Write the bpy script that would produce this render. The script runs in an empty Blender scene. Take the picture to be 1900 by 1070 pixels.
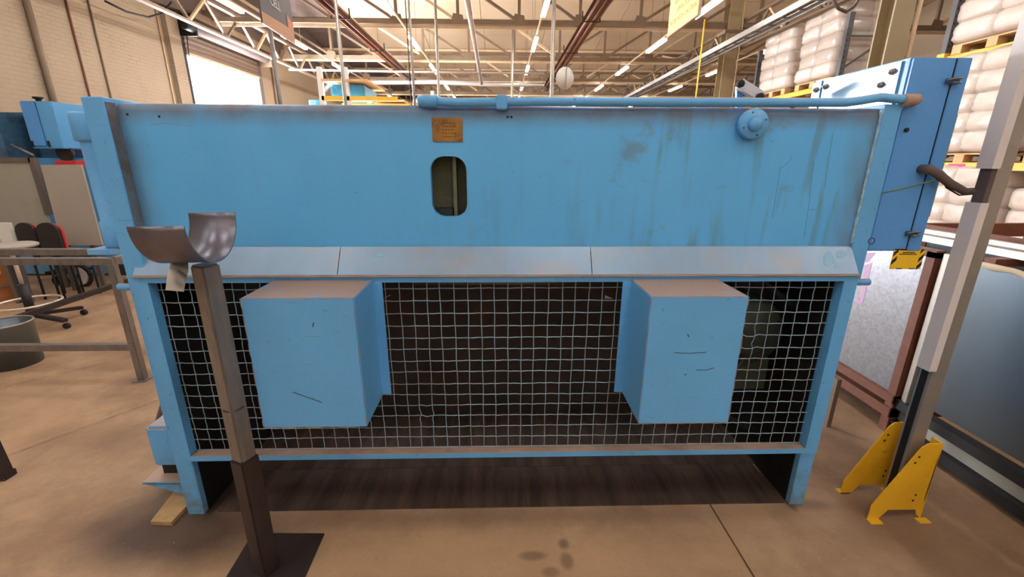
import bpy, bmesh, math, random
from mathutils import Vector, Matrix
random.seed(7)
C = bpy.context.scene.collection
SC = bpy.context.scene
# ------------------------------------------------------------------ camera, world, exposure
F = 800.0; PITCH = math.radians(16.6); YAW = math.radians(1.5); ROLL = math.radians(.24); EYE = Vector((0, 0, 1.55))
fw = Vector((math.sin(YAW)*math.cos(PITCH), math.cos(YAW)*math.cos(PITCH), -math.sin(PITCH)))
r0 = Vector((math.cos(YAW), -math.sin(YAW), 0)); u0 = r0.cross(fw)
rt = r0*math.cos(ROLL) + u0*math.sin(ROLL); up = rt.cross(fw)
cam = bpy.data.cameras.new('camera'); cam_o = bpy.data.objects.new('camera', cam); C.objects.link(cam_o)
cam.sensor_width = 36; cam.lens = F/1900*36; cam.clip_start = .05; cam.clip_end = 300
cam_o.matrix_world = Matrix(((rt.x, up.x, -fw.x, EYE.x), (rt.y, up.y, -fw.y, EYE.y), (rt.z, up.z, -fw.z, EYE.z), (0, 0, 0, 1)))
SC.camera = cam_o
w = bpy.data.worlds.new('daylight'); SC.world = w; w.use_nodes = True
bg = w.node_tree.nodes['Background']; bg.inputs[0].default_value = (.93, .96, 1, 1); bg.inputs[1].default_value = 22.0
SC.view_settings.view_transform = 'Standard'; SC.view_settings.look = 'None'; SC.view_settings.gamma = 1
SC.view_settings.use_curve_mapping = False
SC.view_settings.exposure = 0.76
TUBE = 42.0            # emission strength of the fluorescent tubes
# daylight that comes in through the open roller door
al = bpy.data.lights.new('door_daylight', 'AREA'); al.shape = 'RECTANGLE'; al.size = 3.3; al.size_y = 3.9; al.energy = 1500; al.color = (.93, .96, 1)
alo = bpy.data.objects.new('door_daylight', al); C.objects.link(alo); alo.location = (-7.9, 14.0, 2.1); alo.rotation_euler = (0, math.radians(-90), 0)
try: al.cycles.is_portal = False
except Exception: pass
SC.cycles.max_bounces = 6; SC.cycles.diffuse_bounces = 4; SC.cycles.glossy_bounces = 3; SC.cycles.sample_clamp_indirect = 6

def ray(x, y): return rt*(x-950)/F + up*(535-y)/F + fw
def at(x, y, Y=None, Z=None, X=None):
    d = ray(x, y)
    t = Y/d.y if Y is not None else ((Z-EYE.z)/d.z if Z is not None else X/d.x)
    return EYE + d*t

# ------------------------------------------------------------------ materials
MATS = {}
def s2l(c): return tuple(((v/255)/12.92 if v/255 <= .04045 else ((v/255+.055)/1.055)**2.4) for v in c)
def mat(name, rgb, rough=.5, metal=0, var=0.0, vscale=4, dirt=None, dirt_amt=0, dscale=3, stretch=(1, 1, 1), bump=0, bscale=60, coat=0, spec=.5, dlo=.55, dhi=.75, extra=None):
    """rgb 0-255 sRGB base; var = brightness variation; dirt = second colour laid in by noise"""
    m = bpy.data.materials.new(name); m.use_nodes = True; nt = m.node_tree; N = nt.nodes; L = nt.links
    b = N['Principled BSDF']; b.inputs['Roughness'].default_value = rough; b.inputs['Metallic'].default_value = metal
    b.inputs['Specular IOR Level'].default_value = spec; b.inputs['Coat Weight'].default_value = coat; b.inputs['Coat Roughness'].default_value = .15
    col = s2l(rgb)
    tc = N.new('ShaderNodeTexCoord'); mp = N.new('ShaderNodeMapping'); mp.inputs['Scale'].default_value = stretch
    L.new(tc.outputs['Object'], mp.inputs['Vector'])
    rgbn = N.new('ShaderNodeRGB'); rgbn.outputs[0].default_value = (*col, 1); cur = rgbn.outputs[0]
    def noise(sc, det=6, vec=None, ro=.6):
        n = N.new('ShaderNodeTexNoise'); n.inputs['Scale'].default_value = sc; n.inputs['Detail'].default_value = det; n.inputs['Roughness'].default_value = ro
        L.new(vec or mp.outputs[0], n.inputs['Vector']); return n.outputs['Fac']
    def ramp(fac, a, bb, va=0, vb=1):
        r = N.new('ShaderNodeMapRange'); r.inputs[1].default_value = a; r.inputs[2].default_value = bb; r.inputs[3].default_value = va; r.inputs[4].default_value = vb
        L.new(fac, r.inputs[0]); return r.outputs[0]
    def mix(fac, a, c2, mode='MIX'):
        x = N.new('ShaderNodeMix'); x.data_type = 'RGBA'; x.blend_type = mode
        if isinstance(fac, (int, float)): x.inputs[0].default_value = fac
        else: L.new(fac, x.inputs[0])
        L.new(a, x.inputs[6])
        if isinstance(c2, tuple): x.inputs[7].default_value = (*c2[:3], 1)
        else: L.new(c2, x.inputs[7])
        return x.outputs[2]
    if var:
        f = ramp(noise(vscale), .3, .7, 1-var, 1+var)
        hsv = N.new('ShaderNodeHueSaturation'); L.new(f, hsv.inputs['Value']); L.new(cur, hsv.inputs['Color']); cur = hsv.outputs[0]
    if dirt:
        cur = mix(ramp(noise(dscale, 8, ro=.7), dlo, dhi, 0, dirt_amt), cur, s2l(dirt))
    if extra: cur = extra(N, L, cur, tc, mp, noise, ramp, mix, b)
    L.new(cur, b.inputs['Base Color'])
    if bump:
        bp = N.new('ShaderNodeBump'); bp.inputs['Strength'].default_value = bump; bp.inputs['Distance'].default_value = .01
        L.new(noise(bscale, 4), bp.inputs['Height']); L.new(bp.outputs[0], b.inputs['Normal'])
    MATS[name] = m; return m
def emit(name, rgb, s):
    m = bpy.data.materials.new(name); m.use_nodes = True; b = m.node_tree.nodes['Principled BSDF']
    b.inputs['Base Color'].default_value = (.8, .8, .8, 1); b.inputs['Emission Color'].default_value = (*rgb, 1); b.inputs['Emission Strength'].default_value = s
    return m
def vmath(N, L, op, a, b=None):
    n = N.new('ShaderNodeMath'); n.operation = op
    for i, v in enumerate((a, b)):
        if v is None: continue
        if isinstance(v, (int, float)): n.inputs[i].default_value = v
        else: L.new(v, n.inputs[i])
    return n.outputs[0]

def beam_wear(N, L, cur, tc, mp, noise, ramp, mix, b):
    # thin vertical runs, chips, grime towards the bent top edge and the lower edge
    m2 = N.new('ShaderNodeMapping'); m2.inputs['Scale'].default_value = (6, 6, .7); L.new(tc.outputs['Object'], m2.inputs['Vector'])
    tcx = N.new('ShaderNodeSeparateXYZ'); L.new(tc.outputs['Object'], tcx.inputs[0])
    drip = noise(3.2, 3, m2.outputs[0], .5)
    big = noise(1.3, 2)
    k = vmath(N, L, 'MULTIPLY', ramp(drip, .54, .66), vmath(N, L, 'MULTIPLY', ramp(big, .42, .6, 0, .6), ramp(vmath(N, L, 'MULTIPLY', tcx.outputs[0], 1), -.3, .7, .12, 1)))
    cur = mix(k, cur, s2l((92, 132, 142)))
    cur = mix(ramp(noise(.9, 3), .42, .62, 0, .35), cur, s2l((72, 160, 222)))
    cur = mix(ramp(noise(38, 5, ro=.75), .67, .69, 0, .8), cur, s2l((58, 62, 66)))
    sx = N.new('ShaderNodeSeparateXYZ'); L.new(tc.outputs['Object'], sx.inputs[0])
    e = ramp(sx.outputs[2], .155, .225, 0, 1)
    e = vmath(N, L, 'MULTIPLY', e, ramp(noise(9, 5), .25, .7, .45, 1))
    cur = mix(e, cur, s2l((112, 96, 92)))
    ax = vmath(N, L, 'ABSOLUTE', vmath(N, L, 'SUBTRACT', sx.outputs[0], .01))
    cur = mix(vmath(N, L, 'MULTIPLY', ramp(ax, 1.27, 1.37, 0, .6), ramp(noise(7, 5), .3, .6, .3, 1)), cur, s2l((104, 108, 112)))
    cur = mix(vmath(N, L, 'MULTIPLY', ramp(noise(3.3, 6, ro=.75), .58, .66, 0, .5), ramp(sx.outputs[0], -.2, .5, .15, 1)), cur, s2l((104, 120, 122)))
    lo = ramp(sx.outputs[2], -.26, -.31, 0, .5)
    cur = mix(vmath(N, L, 'MULTIPLY', lo, ramp(noise(6), .4, .6)), cur, s2l((90, 92, 92)))
    return cur
def edge_wear(N, L, cur, tc, mp, noise, ramp, mix, b):
    g = N.new('ShaderNodeNewGeometry')
    cur = mix(ramp(noise(55, 6, ro=.8), .625, .645, 0, .75), cur, s2l((74, 76, 84)))
    m2 = N.new('ShaderNodeMapping'); m2.inputs['Scale'].default_value = (1.2, 1.2, 22); L.new(tc.outputs['Object'], m2.inputs['Vector'])
    cur = mix(ramp(noise(4, 4, m2.outputs[0], .8), .65, .69, 0, .4), cur, s2l((64, 76, 86)))
    sp = N.new('ShaderNodeSeparateXYZ'); L.new(g.outputs['Position'], sp.inputs[0])   # scuffed, oily feet
    cur = mix(vmath(N, L, 'MULTIPLY', ramp(sp.outputs[2], .28, .02, 0, .9), ramp(noise(14, 6, ro=.7), .35, .6)), cur, s2l((112, 118, 104)))
    sn = N.new('ShaderNodeSeparateXYZ'); L.new(g.outputs['Normal'], sn.inputs[0])     # rust and dust settled on upward faces
    top = vmath(N, L, 'MULTIPLY', ramp(sn.outputs[2], .7, .9), ramp(noise(7, 5, ro=.6), .28, .46, .15, 1))
    cur = mix(top, cur, s2l((178, 150, 134)))
    return cur
blue = mat('blue_paint', (99, 173, 230), .42, extra=edge_wear, var=.06, vscale=2.2, bump=.05, bscale=25)
bluebeam = mat('blue_beam_paint', (98, 184, 244), .38, extra=beam_wear, var=.05, vscale=1.5, bump=.06, bscale=14)
bluegloss = mat('glossy_blue_panel', (96, 150, 190), .22, coat=1, bump=.10, bscale=30)
bluecab = mat('blue_cabinet_paint', (90, 157, 226), .35, var=.05, vscale=2, dirt=(140, 112, 98), dirt_amt=.5, dscale=7, dlo=.70, dhi=.74, bump=.12, bscale=40)
bluedark = mat('dark_blue_paint', (62, 104, 134), .5, var=.15, dirt=(46, 44, 44), dirt_amt=.7, dscale=6, dlo=.45, dhi=.65)  # deeper blue with dark dirt, on latches, scratches and rear press
plate_blue = mat('worn_grey_blue', (140, 166, 192), .4, metal=.2, var=.08, vscale=7, dirt=(168, 158, 148), dirt_amt=.5, dscale=5, dlo=.52, dhi=.7)
patch = mat('pale_blue_patch', (132, 180, 206), .45)
weldm = mat('weld_bead', (150, 186, 210), .4, metal=.2, var=.3, vscale=40, bump=.5, bscale=60)
rust = mat('rusty_dust', (170, 140, 124), .85, var=.2, vscale=10, dirt=(96, 110, 120), dirt_amt=.6, dscale=9)
wallhead = mat('wall_head_boarding', (92, 78, 74), .7, var=.25, vscale=2)
darks = mat('grimy_dark_steel', (58, 48, 44), .6, metal=.3, var=.3, vscale=5, dirt=(84, 66, 56), dirt_amt=.7, dscale=4)
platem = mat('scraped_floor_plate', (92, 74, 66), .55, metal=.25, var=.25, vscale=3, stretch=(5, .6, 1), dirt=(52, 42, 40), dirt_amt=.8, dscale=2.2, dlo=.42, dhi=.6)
blacks = mat('black_oily_steel', (30, 27, 26), .6, metal=.3, var=.3)
grimeblue = mat('grimy_blue', (104, 116, 126), .6, var=.2, vscale=12, dirt=(96, 82, 76), dirt_amt=.9, dscale=9, dlo=.42, dhi=.58)
slotg = mat('slot_green', (96, 100, 76), .5, var=.25, vscale=14, dirt=(60, 52, 44), dirt_amt=.7, dscale=12, bump=.4, bscale=40)
green = mat('dark_green_casting', (40, 50, 38), .55, var=.25, vscale=9, dirt=(40, 34, 30), dirt_amt=.7, bump=.4, bscale=30)
wirem = mat('blue_grey_wire', (150, 176, 190), .45, metal=.25, var=.12, vscale=8, dirt=(150, 128, 112), dirt_amt=.7, dscale=5, dlo=.5, dhi=.62)
brass = mat('brass', (160, 118, 58), .45, metal=.55, var=.22, vscale=20, dirt=(78, 62, 52), dirt_amt=.7, dscale=16, dlo=.5, dhi=.64)
ink = mat('dark_engraving', (74, 54, 38), .7)
steel = mat('mill_steel', (134, 128, 124), .42, metal=.6, var=.18, vscale=9, dirt=(84, 74, 68), dirt_amt=.7, dscale=7, stretch=(3, 3, .7))
tubedark = mat('dark_mill_steel', (64, 54, 52), .5, metal=.5, var=.18, vscale=8, dirt=(92, 74, 64), dirt_amt=.5, dscale=6)
cradle_m = mat('rolled_plate', (112, 110, 122), .36, metal=.65, var=.12, vscale=6, dirt=(150, 136, 130), dirt_amt=.45, dscale=5, dlo=.48, dhi=.7)
bright = mat('bright_steel', (235, 224, 210), .3, metal=.5, var=.05)
galv = mat('galvanised_sheet', (150, 153, 160), .33, metal=.75, var=.07, vscale=30, dirt=(122, 124, 130), dirt_amt=.6, dscale=50, dlo=.45, dhi=.6)
galvdull = mat('dull_galvanised', (112, 122, 130), .3, metal=.8, var=.05, vscale=2)
timber_r = mat('red_brown_timber', (112, 62, 42), .6, var=.2, vscale=6, stretch=(4, 4, 4), dirt=(70, 40, 30), dirt_amt=.7, dscale=3)
timber = mat('pallet_timber', (206, 164, 116), .75, var=.15, vscale=5)
pine = mat('sawn_pine', (178, 142, 92), .75, var=.2, vscale=14, dirt=(120, 92, 60), dirt_amt=.6, dscale=9)
alu = mat('dull_aluminium', (176, 168, 158), .42, metal=.6, var=.08, vscale=6, dirt=(120, 112, 102), dirt_amt=.5, dscale=5)
trunk = mat('white_trunking', (218, 210, 208), .5, var=.03)
yellow = mat('safety_yellow', (236, 180, 36), .45, var=.08, vscale=8, dirt=(120, 88, 40), dirt_amt=.6, dscale=14, dlo=.62, dhi=.7)
rackyel = mat('rack_yellow', (230, 184, 70), .5, var=.06)
rackgrey = mat('rack_grey', (84, 82, 84), .5, var=.1)
cream = mat('cream_board', (176, 156, 132), .8, var=.05, vscale=1.2, dirt=(162, 136, 104), dirt_amt=.6, dscale=.6, dlo=.4, dhi=.7)
truss_m = mat('brown_steel_paint', (116, 96, 76), .6, var=.15, vscale=3)
truss_l = mat('cream_steel_paint', (198, 172, 138), .6, var=.12, vscale=3)
heater = mat('brown_heater_tube', (104, 66, 52), .45, metal=.3, var=.12)
refl_m = mat('heater_reflector', (168, 140, 118), .35, metal=.7)
duct = mat('spiral_duct', (190, 186, 184), .35, metal=.6, var=.08, vscale=12)
white = mat('white_enamel', (225, 222, 216), .5)
black = mat('black_plastic', (34, 32, 34), .45)
rubber = mat('black_rubber', (28, 26, 26), .7)
greyp = mat('grey_panel', (158, 154, 142), .55, var=.06, vscale=1.5, dirt=(134, 128, 116), dirt_amt=.6, dscale=2.5)
greyp2 = mat('lighter_grey_panel', (170, 162, 150), .55, var=.04)
brownrim = mat('grey_brown_rim', (98, 88, 82), .5)
redm = mat('red_plastic', (196, 44, 44), .5)
orange = mat('orange_wood', (178, 112, 62), .6, var=.1, vscale=4)
paper = mat('paper_label', (226, 216, 186), .7)
bluelabel = mat('blue_print', (80, 120, 196), .6)
pink = mat('magenta_label', (200, 70, 130), .6)
pinkpaint = mat('faded_magenta_mark', (196, 160, 196), .5)
signdark = mat('dark_slate_sign', (74, 68, 74), .5)
signtan = mat('tan_band', (186, 138, 102), .5)
signor = mat('orange_band', (200, 118, 84), .5)
signy = mat('yellow_sign_face', (238, 222, 120), .5)
signtxt = mat('olive_lettering', (132, 118, 54), .6)
greenw = mat('green_cable', (86, 112, 84), .5)
cable = mat('grey_brown_cable', (86, 72, 68), .6, var=.2)
shutter_m = mat('shutter_slats', (142, 124, 110), .45, metal=.3, var=.1)
bluewrap = mat('blue_wrapped_goods', (72, 158, 206), .3, var=.25, vscale=9)
bagm = mat('stretch_wrapped_bag', (204, 190, 180), .28, var=.05, vscale=5, dirt=(170, 154, 146), dirt_amt=.5, dscale=6, coat=.6, bump=.5, bscale=7)
tube_e = emit('tube_glow', (1, .98, .94), TUBE)

def wall_extra(N, L, cur, tc, mp, noise, ramp, mix, b):
    # painted brickwork: faint courses in relief
    g = N.new('ShaderNodeNewGeometry'); cm = N.new('ShaderNodeSeparateXYZ'); L.new(g.outputs['Position'], cm.inputs[0])
    cb = N.new('ShaderNodeCombineXYZ'); L.new(vmath(N, L, 'ADD', cm.outputs[0], cm.outputs[1]), cb.inputs[0]); L.new(cm.outputs[2], cb.inputs[1])
    br = N.new('ShaderNodeTexBrick'); L.new(cb.outputs[0], br.inputs['Vector']); br.inputs['Scale'].default_value = 1
    br.inputs['Brick Width'].default_value = .225; br.inputs['Row Height'].default_value = .075; br.inputs['Mortar Size'].default_value = .006; br.inputs['Mortar Smooth'].default_value = .6
    bp = N.new('ShaderNodeBump'); bp.inputs['Strength'].default_value = .55; bp.inputs['Distance'].default_value = .012; bp.invert = True
    L.new(br.outputs['Fac'], bp.inputs['Height']); L.new(bp.outputs[0], b.inputs['Normal'])
    crack = vmath(N, L, 'MULTIPLY', br.outputs['Fac'], ramp(noise(1.7, 5), .56, .66, 0, .75))
    return mix(crack, cur, s2l((120, 96, 76)))
wallm = mat('cream_painted_brick', (156, 138, 116), .75, var=.05, vscale=1, dirt=(146, 124, 100), dirt_amt=.5, dscale=1.2, extra=wall_extra)

def floor_extra(N, L, cur, tc, mp, noise, ramp, mix, b):
    g = N.new('ShaderNodeNewGeometry'); P = g.outputs['Position']
    wob = N.new('ShaderNodeTexNoise'); wob.inputs['Scale'].default_value = 3; wob.inputs['Detail'].default_value = 4; L.new(P, wob.inputs['Vector'])
    def blob(cx, cy, rx, ry, soft=.5, jit=.5):
        m = N.new('ShaderNodeMapping'); m.vector_type = 'TEXTURE'; m.inputs['Location'].default_value = (cx, cy, 0); m.inputs['Scale'].default_value = (rx, ry, 1e3)
        L.new(P, m.inputs['Vector']); ln = N.new('ShaderNodeVectorMath'); ln.operation = 'LENGTH'; L.new(m.outputs[0], ln.inputs[0])
        d = vmath(N, L, 'ADD', ln.outputs['Value'], vmath(N, L, 'MULTIPLY', vmath(N, L, 'SUBTRACT', wob.outputs['Fac'], .5), jit*2))
        return ramp(d, 1+soft, 1-soft)
    cur = mix(ramp(noise(2.2, 8, P, .72), .40, .62, 0, .7), cur, s2l((134, 105, 82)))
    cur = mix(ramp(noise(.8, 3, P), .5, .72, 0, .35), cur, s2l((196, 160, 126)))
    for (cx, cy, rx, ry, a, c, so) in [(-.1, 1.36, 1.1, .13, .6, (196, 158, 120), .5), (-1.42, 1.53, .36, .17, .85, (64, 48, 42), .45), (-1.55, 1.75, .2, .25, .5, (74, 56, 48), .5),  # painted light in front of machine first, then stain with shadow at left foot
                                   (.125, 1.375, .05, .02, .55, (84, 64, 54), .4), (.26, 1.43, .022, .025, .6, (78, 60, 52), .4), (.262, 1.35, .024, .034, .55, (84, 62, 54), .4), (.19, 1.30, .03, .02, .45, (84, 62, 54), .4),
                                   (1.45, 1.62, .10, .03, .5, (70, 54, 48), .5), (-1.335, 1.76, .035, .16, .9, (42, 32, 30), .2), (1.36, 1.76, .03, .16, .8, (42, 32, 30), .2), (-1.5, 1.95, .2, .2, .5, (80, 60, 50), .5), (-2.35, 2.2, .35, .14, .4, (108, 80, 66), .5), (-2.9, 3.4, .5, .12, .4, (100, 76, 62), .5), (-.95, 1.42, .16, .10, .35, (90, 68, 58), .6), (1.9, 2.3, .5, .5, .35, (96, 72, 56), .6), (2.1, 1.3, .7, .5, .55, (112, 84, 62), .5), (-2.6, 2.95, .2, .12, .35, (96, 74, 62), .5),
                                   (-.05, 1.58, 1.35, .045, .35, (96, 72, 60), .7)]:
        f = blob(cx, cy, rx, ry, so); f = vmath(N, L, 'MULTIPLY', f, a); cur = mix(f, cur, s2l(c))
    # long diagonal pale and dark lines
    def line(px, py, ang, wdt, a, c, lo, hi):
        m = N.new('ShaderNodeMapping'); m.vector_type = 'TEXTURE'; m.inputs['Location'].default_value = (px, py, 0); m.inputs['Rotation'].default_value = (0, 0, ang)
        L.new(P, m.inputs['Vector']); s = N.new('ShaderNodeSeparateXYZ'); L.new(m.outputs[0], s.inputs[0])
        y = vmath(N, L, 'ADD', s.outputs[1], vmath(N, L, 'MULTIPLY', vmath(N, L, 'SUBTRACT', wob.outputs['Fac'], .5), .03))
        k = ramp(vmath(N, L, 'ABSOLUTE', y), wdt, wdt*.4)
        k = vmath(N, L, 'MULTIPLY', k, ramp(noise(9, 5, P, .7), .4, .6, .1, 1)); k = vmath(N, L, 'MULTIPLY', k, vmath(N, L, 'MULTIPLY', ramp(s.outputs[0], lo-.05, lo+.05), ramp(s.outputs[0], hi+.05, hi-.05)))
        return mix(vmath(N, L, 'MULTIPLY', k, a), cur, s2l(c))
    A = math.atan2(2.66-2.054, -2.311+2.725)
    cur = line(-2.725, 2.054, A, .005, .6, (196, 168, 140), -1.5, 1.2)
    cur = line(-2.70, 2.02, A, .012, .6, (90, 66, 54), -1.5, 1.2)
    cur = line(-3.52, 2.79, A*.8, .03, .35, (110, 80, 64), -2, 2)
    cur = line(-3.3, 3.6, A*.62, .05, .45, (96, 72, 58), -1, 2)
    cur = line(2.02, 1.63, -1.48, .03, .3, (190, 160, 132), -.2, .4)
    cur = line(1.65, 1.9, -.9, .05, .3, (104, 78, 64), -1, 1)
    cur = line(2.2, 1.6, -1.2, .2, .3, (110, 84, 70), -1, 1)
    vo = N.new('ShaderNodeTexVoronoi'); vo.inputs['Scale'].default_value = 14; L.new(P, vo.inputs['Vector'])
    cur = mix(ramp(vo.outputs['Distance'], .045, .03, 0, .5), cur, s2l((214, 190, 168)))
    return mix(ramp(noise(60, 3, P), .6, .75, 0, .3), cur, s2l((104, 78, 66)))
floorm = mat('stained_shaded_concrete', (178, 145, 115), .7, var=.06, vscale=1, extra=floor_extra, bump=.15, bscale=35, spec=.35)

# ------------------------------------------------------------------ mesh helpers
class MB:
    def __init__(s): s.bm = bmesh.new()
    def box(s, x0, x1, y0, y1, z0, z1, bev=0):
        v = [s.bm.verts.new(p) for p in ((x0,y0,z0),(x1,y0,z0),(x1,y1,z0),(x0,y1,z0),(x0,y0,z1),(x1,y0,z1),(x1,y1,z1),(x0,y1,z1))]
        fs = [s.bm.faces.new([v[i] for i in f]) for f in ((3,2,1,0),(4,5,6,7),(0,1,5,4),(1,2,6,5),(2,3,7,6),(3,0,4,7))]
        if bev:
            es = list({e for f in fs for e in f.edges})
            bmesh.ops.bevel(s.bm, geom=es, offset=bev, segments=2, affect='EDGES', clamp_overlap=True)
        return s
    def bar(s, p0, p1, w, h, upv=(0, 0, 1), roll=0):
        p0, p1 = Vector(p0), Vector(p1); d = (p1-p0).normalized(); uu = Vector(upv)
        if abs(d.dot(uu)) > .98: uu = Vector((0, 1, 0))
        a = d.cross(uu).normalized(); b = a.cross(d).normalized()
        if roll: a, b = a*math.cos(roll)+b*math.sin(roll), b*math.cos(roll)-a*math.sin(roll)
        v = []
        for p in (p0, p1):
            for i, j in ((-1,-1),(1,-1),(1,1),(-1,1)): v.append(s.bm.verts.new(p+a*i*w/2+b*j*h/2))
        for f in ((0,1,2,3),(7,6,5,4),(0,4,5,1),(1,5,6,2),(2,6,7,3),(3,7,4,0)): s.bm.faces.new([v[i] for i in f])
        return s
    def tube(s, path, r, n=10, cap=True):
        path = [Vector(p) for p in path]; rings = []
        rs = r if isinstance(r, (list, tuple)) else [r]*len(path)
        prev = None
        for i, p in enumerate(path):
            d = (path[min(i+1, len(path)-1)]-path[max(i-1, 0)]).normalized()
            if prev is None:
                uu = Vector((0,0,1)) if abs(d.z) < .9 else Vector((0,1,0)); a = d.cross(uu).normalized()
            else: a = (prev - d*prev.dot(d)).normalized()
            prev = a; b = d.cross(a)
            rings.append([s.bm.verts.new(p+a*math.cos(2*math.pi*k/n)*rs[i]+b*math.sin(2*math.pi*k/n)*rs[i]) for k in range(n)])
        for A, B in zip(rings, rings[1:]):
            for k in range(n):
                f = s.bm.faces.new((A[k], A[(k+1)%n], B[(k+1)%n], B[k])); f.smooth = n > 5
        if cap:
            s.bm.faces.new(list(reversed(rings[0]))); s.bm.faces.new(rings[-1])
        return s
    def lathe(s, c, axis, prof, n=24, cap=True):
        """prof: list of (radius, distance along axis) from c"""
        c = Vector(c); d = Vector(axis).normalized(); uu = Vector((0,0,1)) if abs(d.z) < .9 else Vector((0,1,0))
        a = d.cross(uu).normalized(); b = d.cross(a); rings = []
        for r, t in prof:
            rings.append([s.bm.verts.new(c+d*t+(a*math.cos(2*math.pi*k/n)+b*math.sin(2*math.pi*k/n))*max(r, 1e-4)) for k in range(n)])
        for A, B in zip(rings, rings[1:]):
            for k in range(n):
                f = s.bm.faces.new((A[k], A[(k+1)%n], B[(k+1)%n], B[k])); f.smooth = True
        if cap: s.bm.faces.new(list(reversed(rings[0]))); s.bm.faces.new(rings[-1])
        return s
    def prism(s, pts, off):
        """closed 3D polygon extruded by vector off"""
        off = Vector(off); A = [s.bm.verts.new(p) for p in pts]; B = [s.bm.verts.new(Vector(p)+off) for p in pts]
        s.bm.faces.new(A); s.bm.faces.new(list(reversed(B))); n = len(A)
        for i in range(n): s.bm.faces.new((A[i], B[i], B[(i+1)%n], A[(i+1)%n]))
        return s
    def sphere(s, c, r, sc=(1, 1, 1), u=16, v=10):
        m = Matrix.Translation(c) @ Matrix.Diagonal((*[r*k for k in sc], 1))
        g = bmesh.ops.create_uvsphere(s.bm, u_segments=u, v_segments=v, radius=1, matrix=m)
        for vv in g['verts']:
            for f in vv.link_faces: f.smooth = True
        return s

def link(name, bm, m, parent=None, loc=None, smooth=False):
    bmesh.ops.recalc_face_normals(bm, faces=bm.faces)
    o_loc = Vector((0, 0, 0))
    if parent is not None: base = parent.get('_w'); o_loc = Vector(base) if base else Vector((0,0,0))
    if loc is not None: o_loc = Vector(loc)
    elif parent is None:
        vs = [v.co for v in bm.verts]
        o_loc = Vector(((min(v.x for v in vs)+max(v.x for v in vs))/2, (min(v.y for v in vs)+max(v.y for v in vs))/2, min(v.z for v in vs)))
    bmesh.ops.translate(bm, verts=bm.verts, vec=-o_loc)
    me = bpy.data.meshes.new(name); bm.to_mesh(me); bm.free()
    me.materials.append(m)
    o = bpy.data.objects.new(name, me); C.objects.link(o)
    if parent is not None:
        o.parent = parent; o.location = o_loc - Vector(parent['_w'])
    else: o.location = o_loc
    o['_w'] = tuple(o_loc)
    return o
def thing(name, label, cat, loc, group=None):
    o = bpy.data.objects.new(name, None); o.empty_display_size = .1; C.objects.link(o); o.location = loc; o['_w'] = tuple(loc)
    o['label'] = label; o['category'] = cat
    if group: o['group'] = group
    return o
def tag(o, label, cat, group=None):
    o['label'] = label; o['category'] = cat
    if group: o['group'] = group
    return o
def part(name, mb, m, parent, label=None, kind=None):
    o = link(name, mb.bm, m, parent)
    if label: o['label'] = label
    if kind: o['kind'] = kind
    return o
def solo(name, mb, m, label, cat, group=None): return tag(link(name, mb.bm, m), label, cat, group)
def struct(name, mb, m, parent=None):
    o = link(name, mb.bm, m, parent)
    if parent is None: o['kind'] = 'structure'
    return o
def B(*a, **k): return MB().box(*a, **k)
def copy_part(src, parent, wloc, rot=None, scale=None):
    c = src.copy(); C.objects.link(c); c.parent = parent; c.location = Vector(wloc)-Vector(parent['_w']); c['_w'] = tuple(wloc)
    if rot: c.rotation_euler = rot
    if scale: c.scale = scale
    return c
def copy_thing(root, wloc, label=None):
    """copy a thing, its parts and their sub-parts; world offsets kept"""
    d = Vector(wloc)-Vector(root['_w'])
    def rec(o, par):
        c = o.copy(); C.objects.link(c); c['_w'] = tuple(Vector(o['_w'])+d)
        if par is None: c.location = wloc
        else: c.parent = par
        for ch in [x for x in KIDS.get(o.name, [])]: rec(ch, c)
        return c
    KIDS.clear()
    for ob in C.objects:
        if ob.parent: KIDS.setdefault(ob.parent.name, []).append(ob)
    r = rec(root, None)
    if label: r['label'] = label
    return r
KIDS = {}
def text(name, body, size, m, parent, origin, xdir, ydir, align='CENTER', thick=.0008):
    cu = bpy.data.curves.new(name, 'FONT'); cu.body = body; cu.size = size; cu.extrude = thick; cu.align_x = align
    t = bpy.data.objects.new(name, cu); C.objects.link(t)
    dg = bpy.context.evaluated_depsgraph_get(); me = bpy.data.meshes.new_from_object(t.evaluated_get(dg)); bpy.data.objects.remove(t)
    X = Vector(xdir).normalized(); Z = X.cross(Vector(ydir)).normalized(); Yv = Z.cross(X)
    M = Matrix(((X.x, Yv.x, Z.x, origin[0]), (X.y, Yv.y, Z.y, origin[1]), (X.z, Yv.z, Z.z, origin[2]), (0, 0, 0, 1)))
    pw = Vector(parent['_w']); me.transform(Matrix.Translation(-pw) @ M); me.name = name
    me.materials.clear(); me.materials.append(m)
    o = bpy.data.objects.new(name, me); C.objects.link(o); o.parent = parent; o['_w'] = tuple(pw)
    return o

# ================================================================== THE BUILDING
XL, XR, YB, YF = -8.0, 14.0, -14.0, 46.0
# floor: concrete slabs with a recessed joint
fl = struct('floor', B(XL-.3, XR+.3, YB-.3, YF+.3, -.3, -.012), blacks)
for (a, b) in ((XL, .976), (.984, 5.4), (5.408, XR)):
    for (c, d) in ((YB, 7.0), (7.01, YF)):
        part('concrete_slab', B(a, b, c, d, -.012, 0), floorm, fl)
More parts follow.
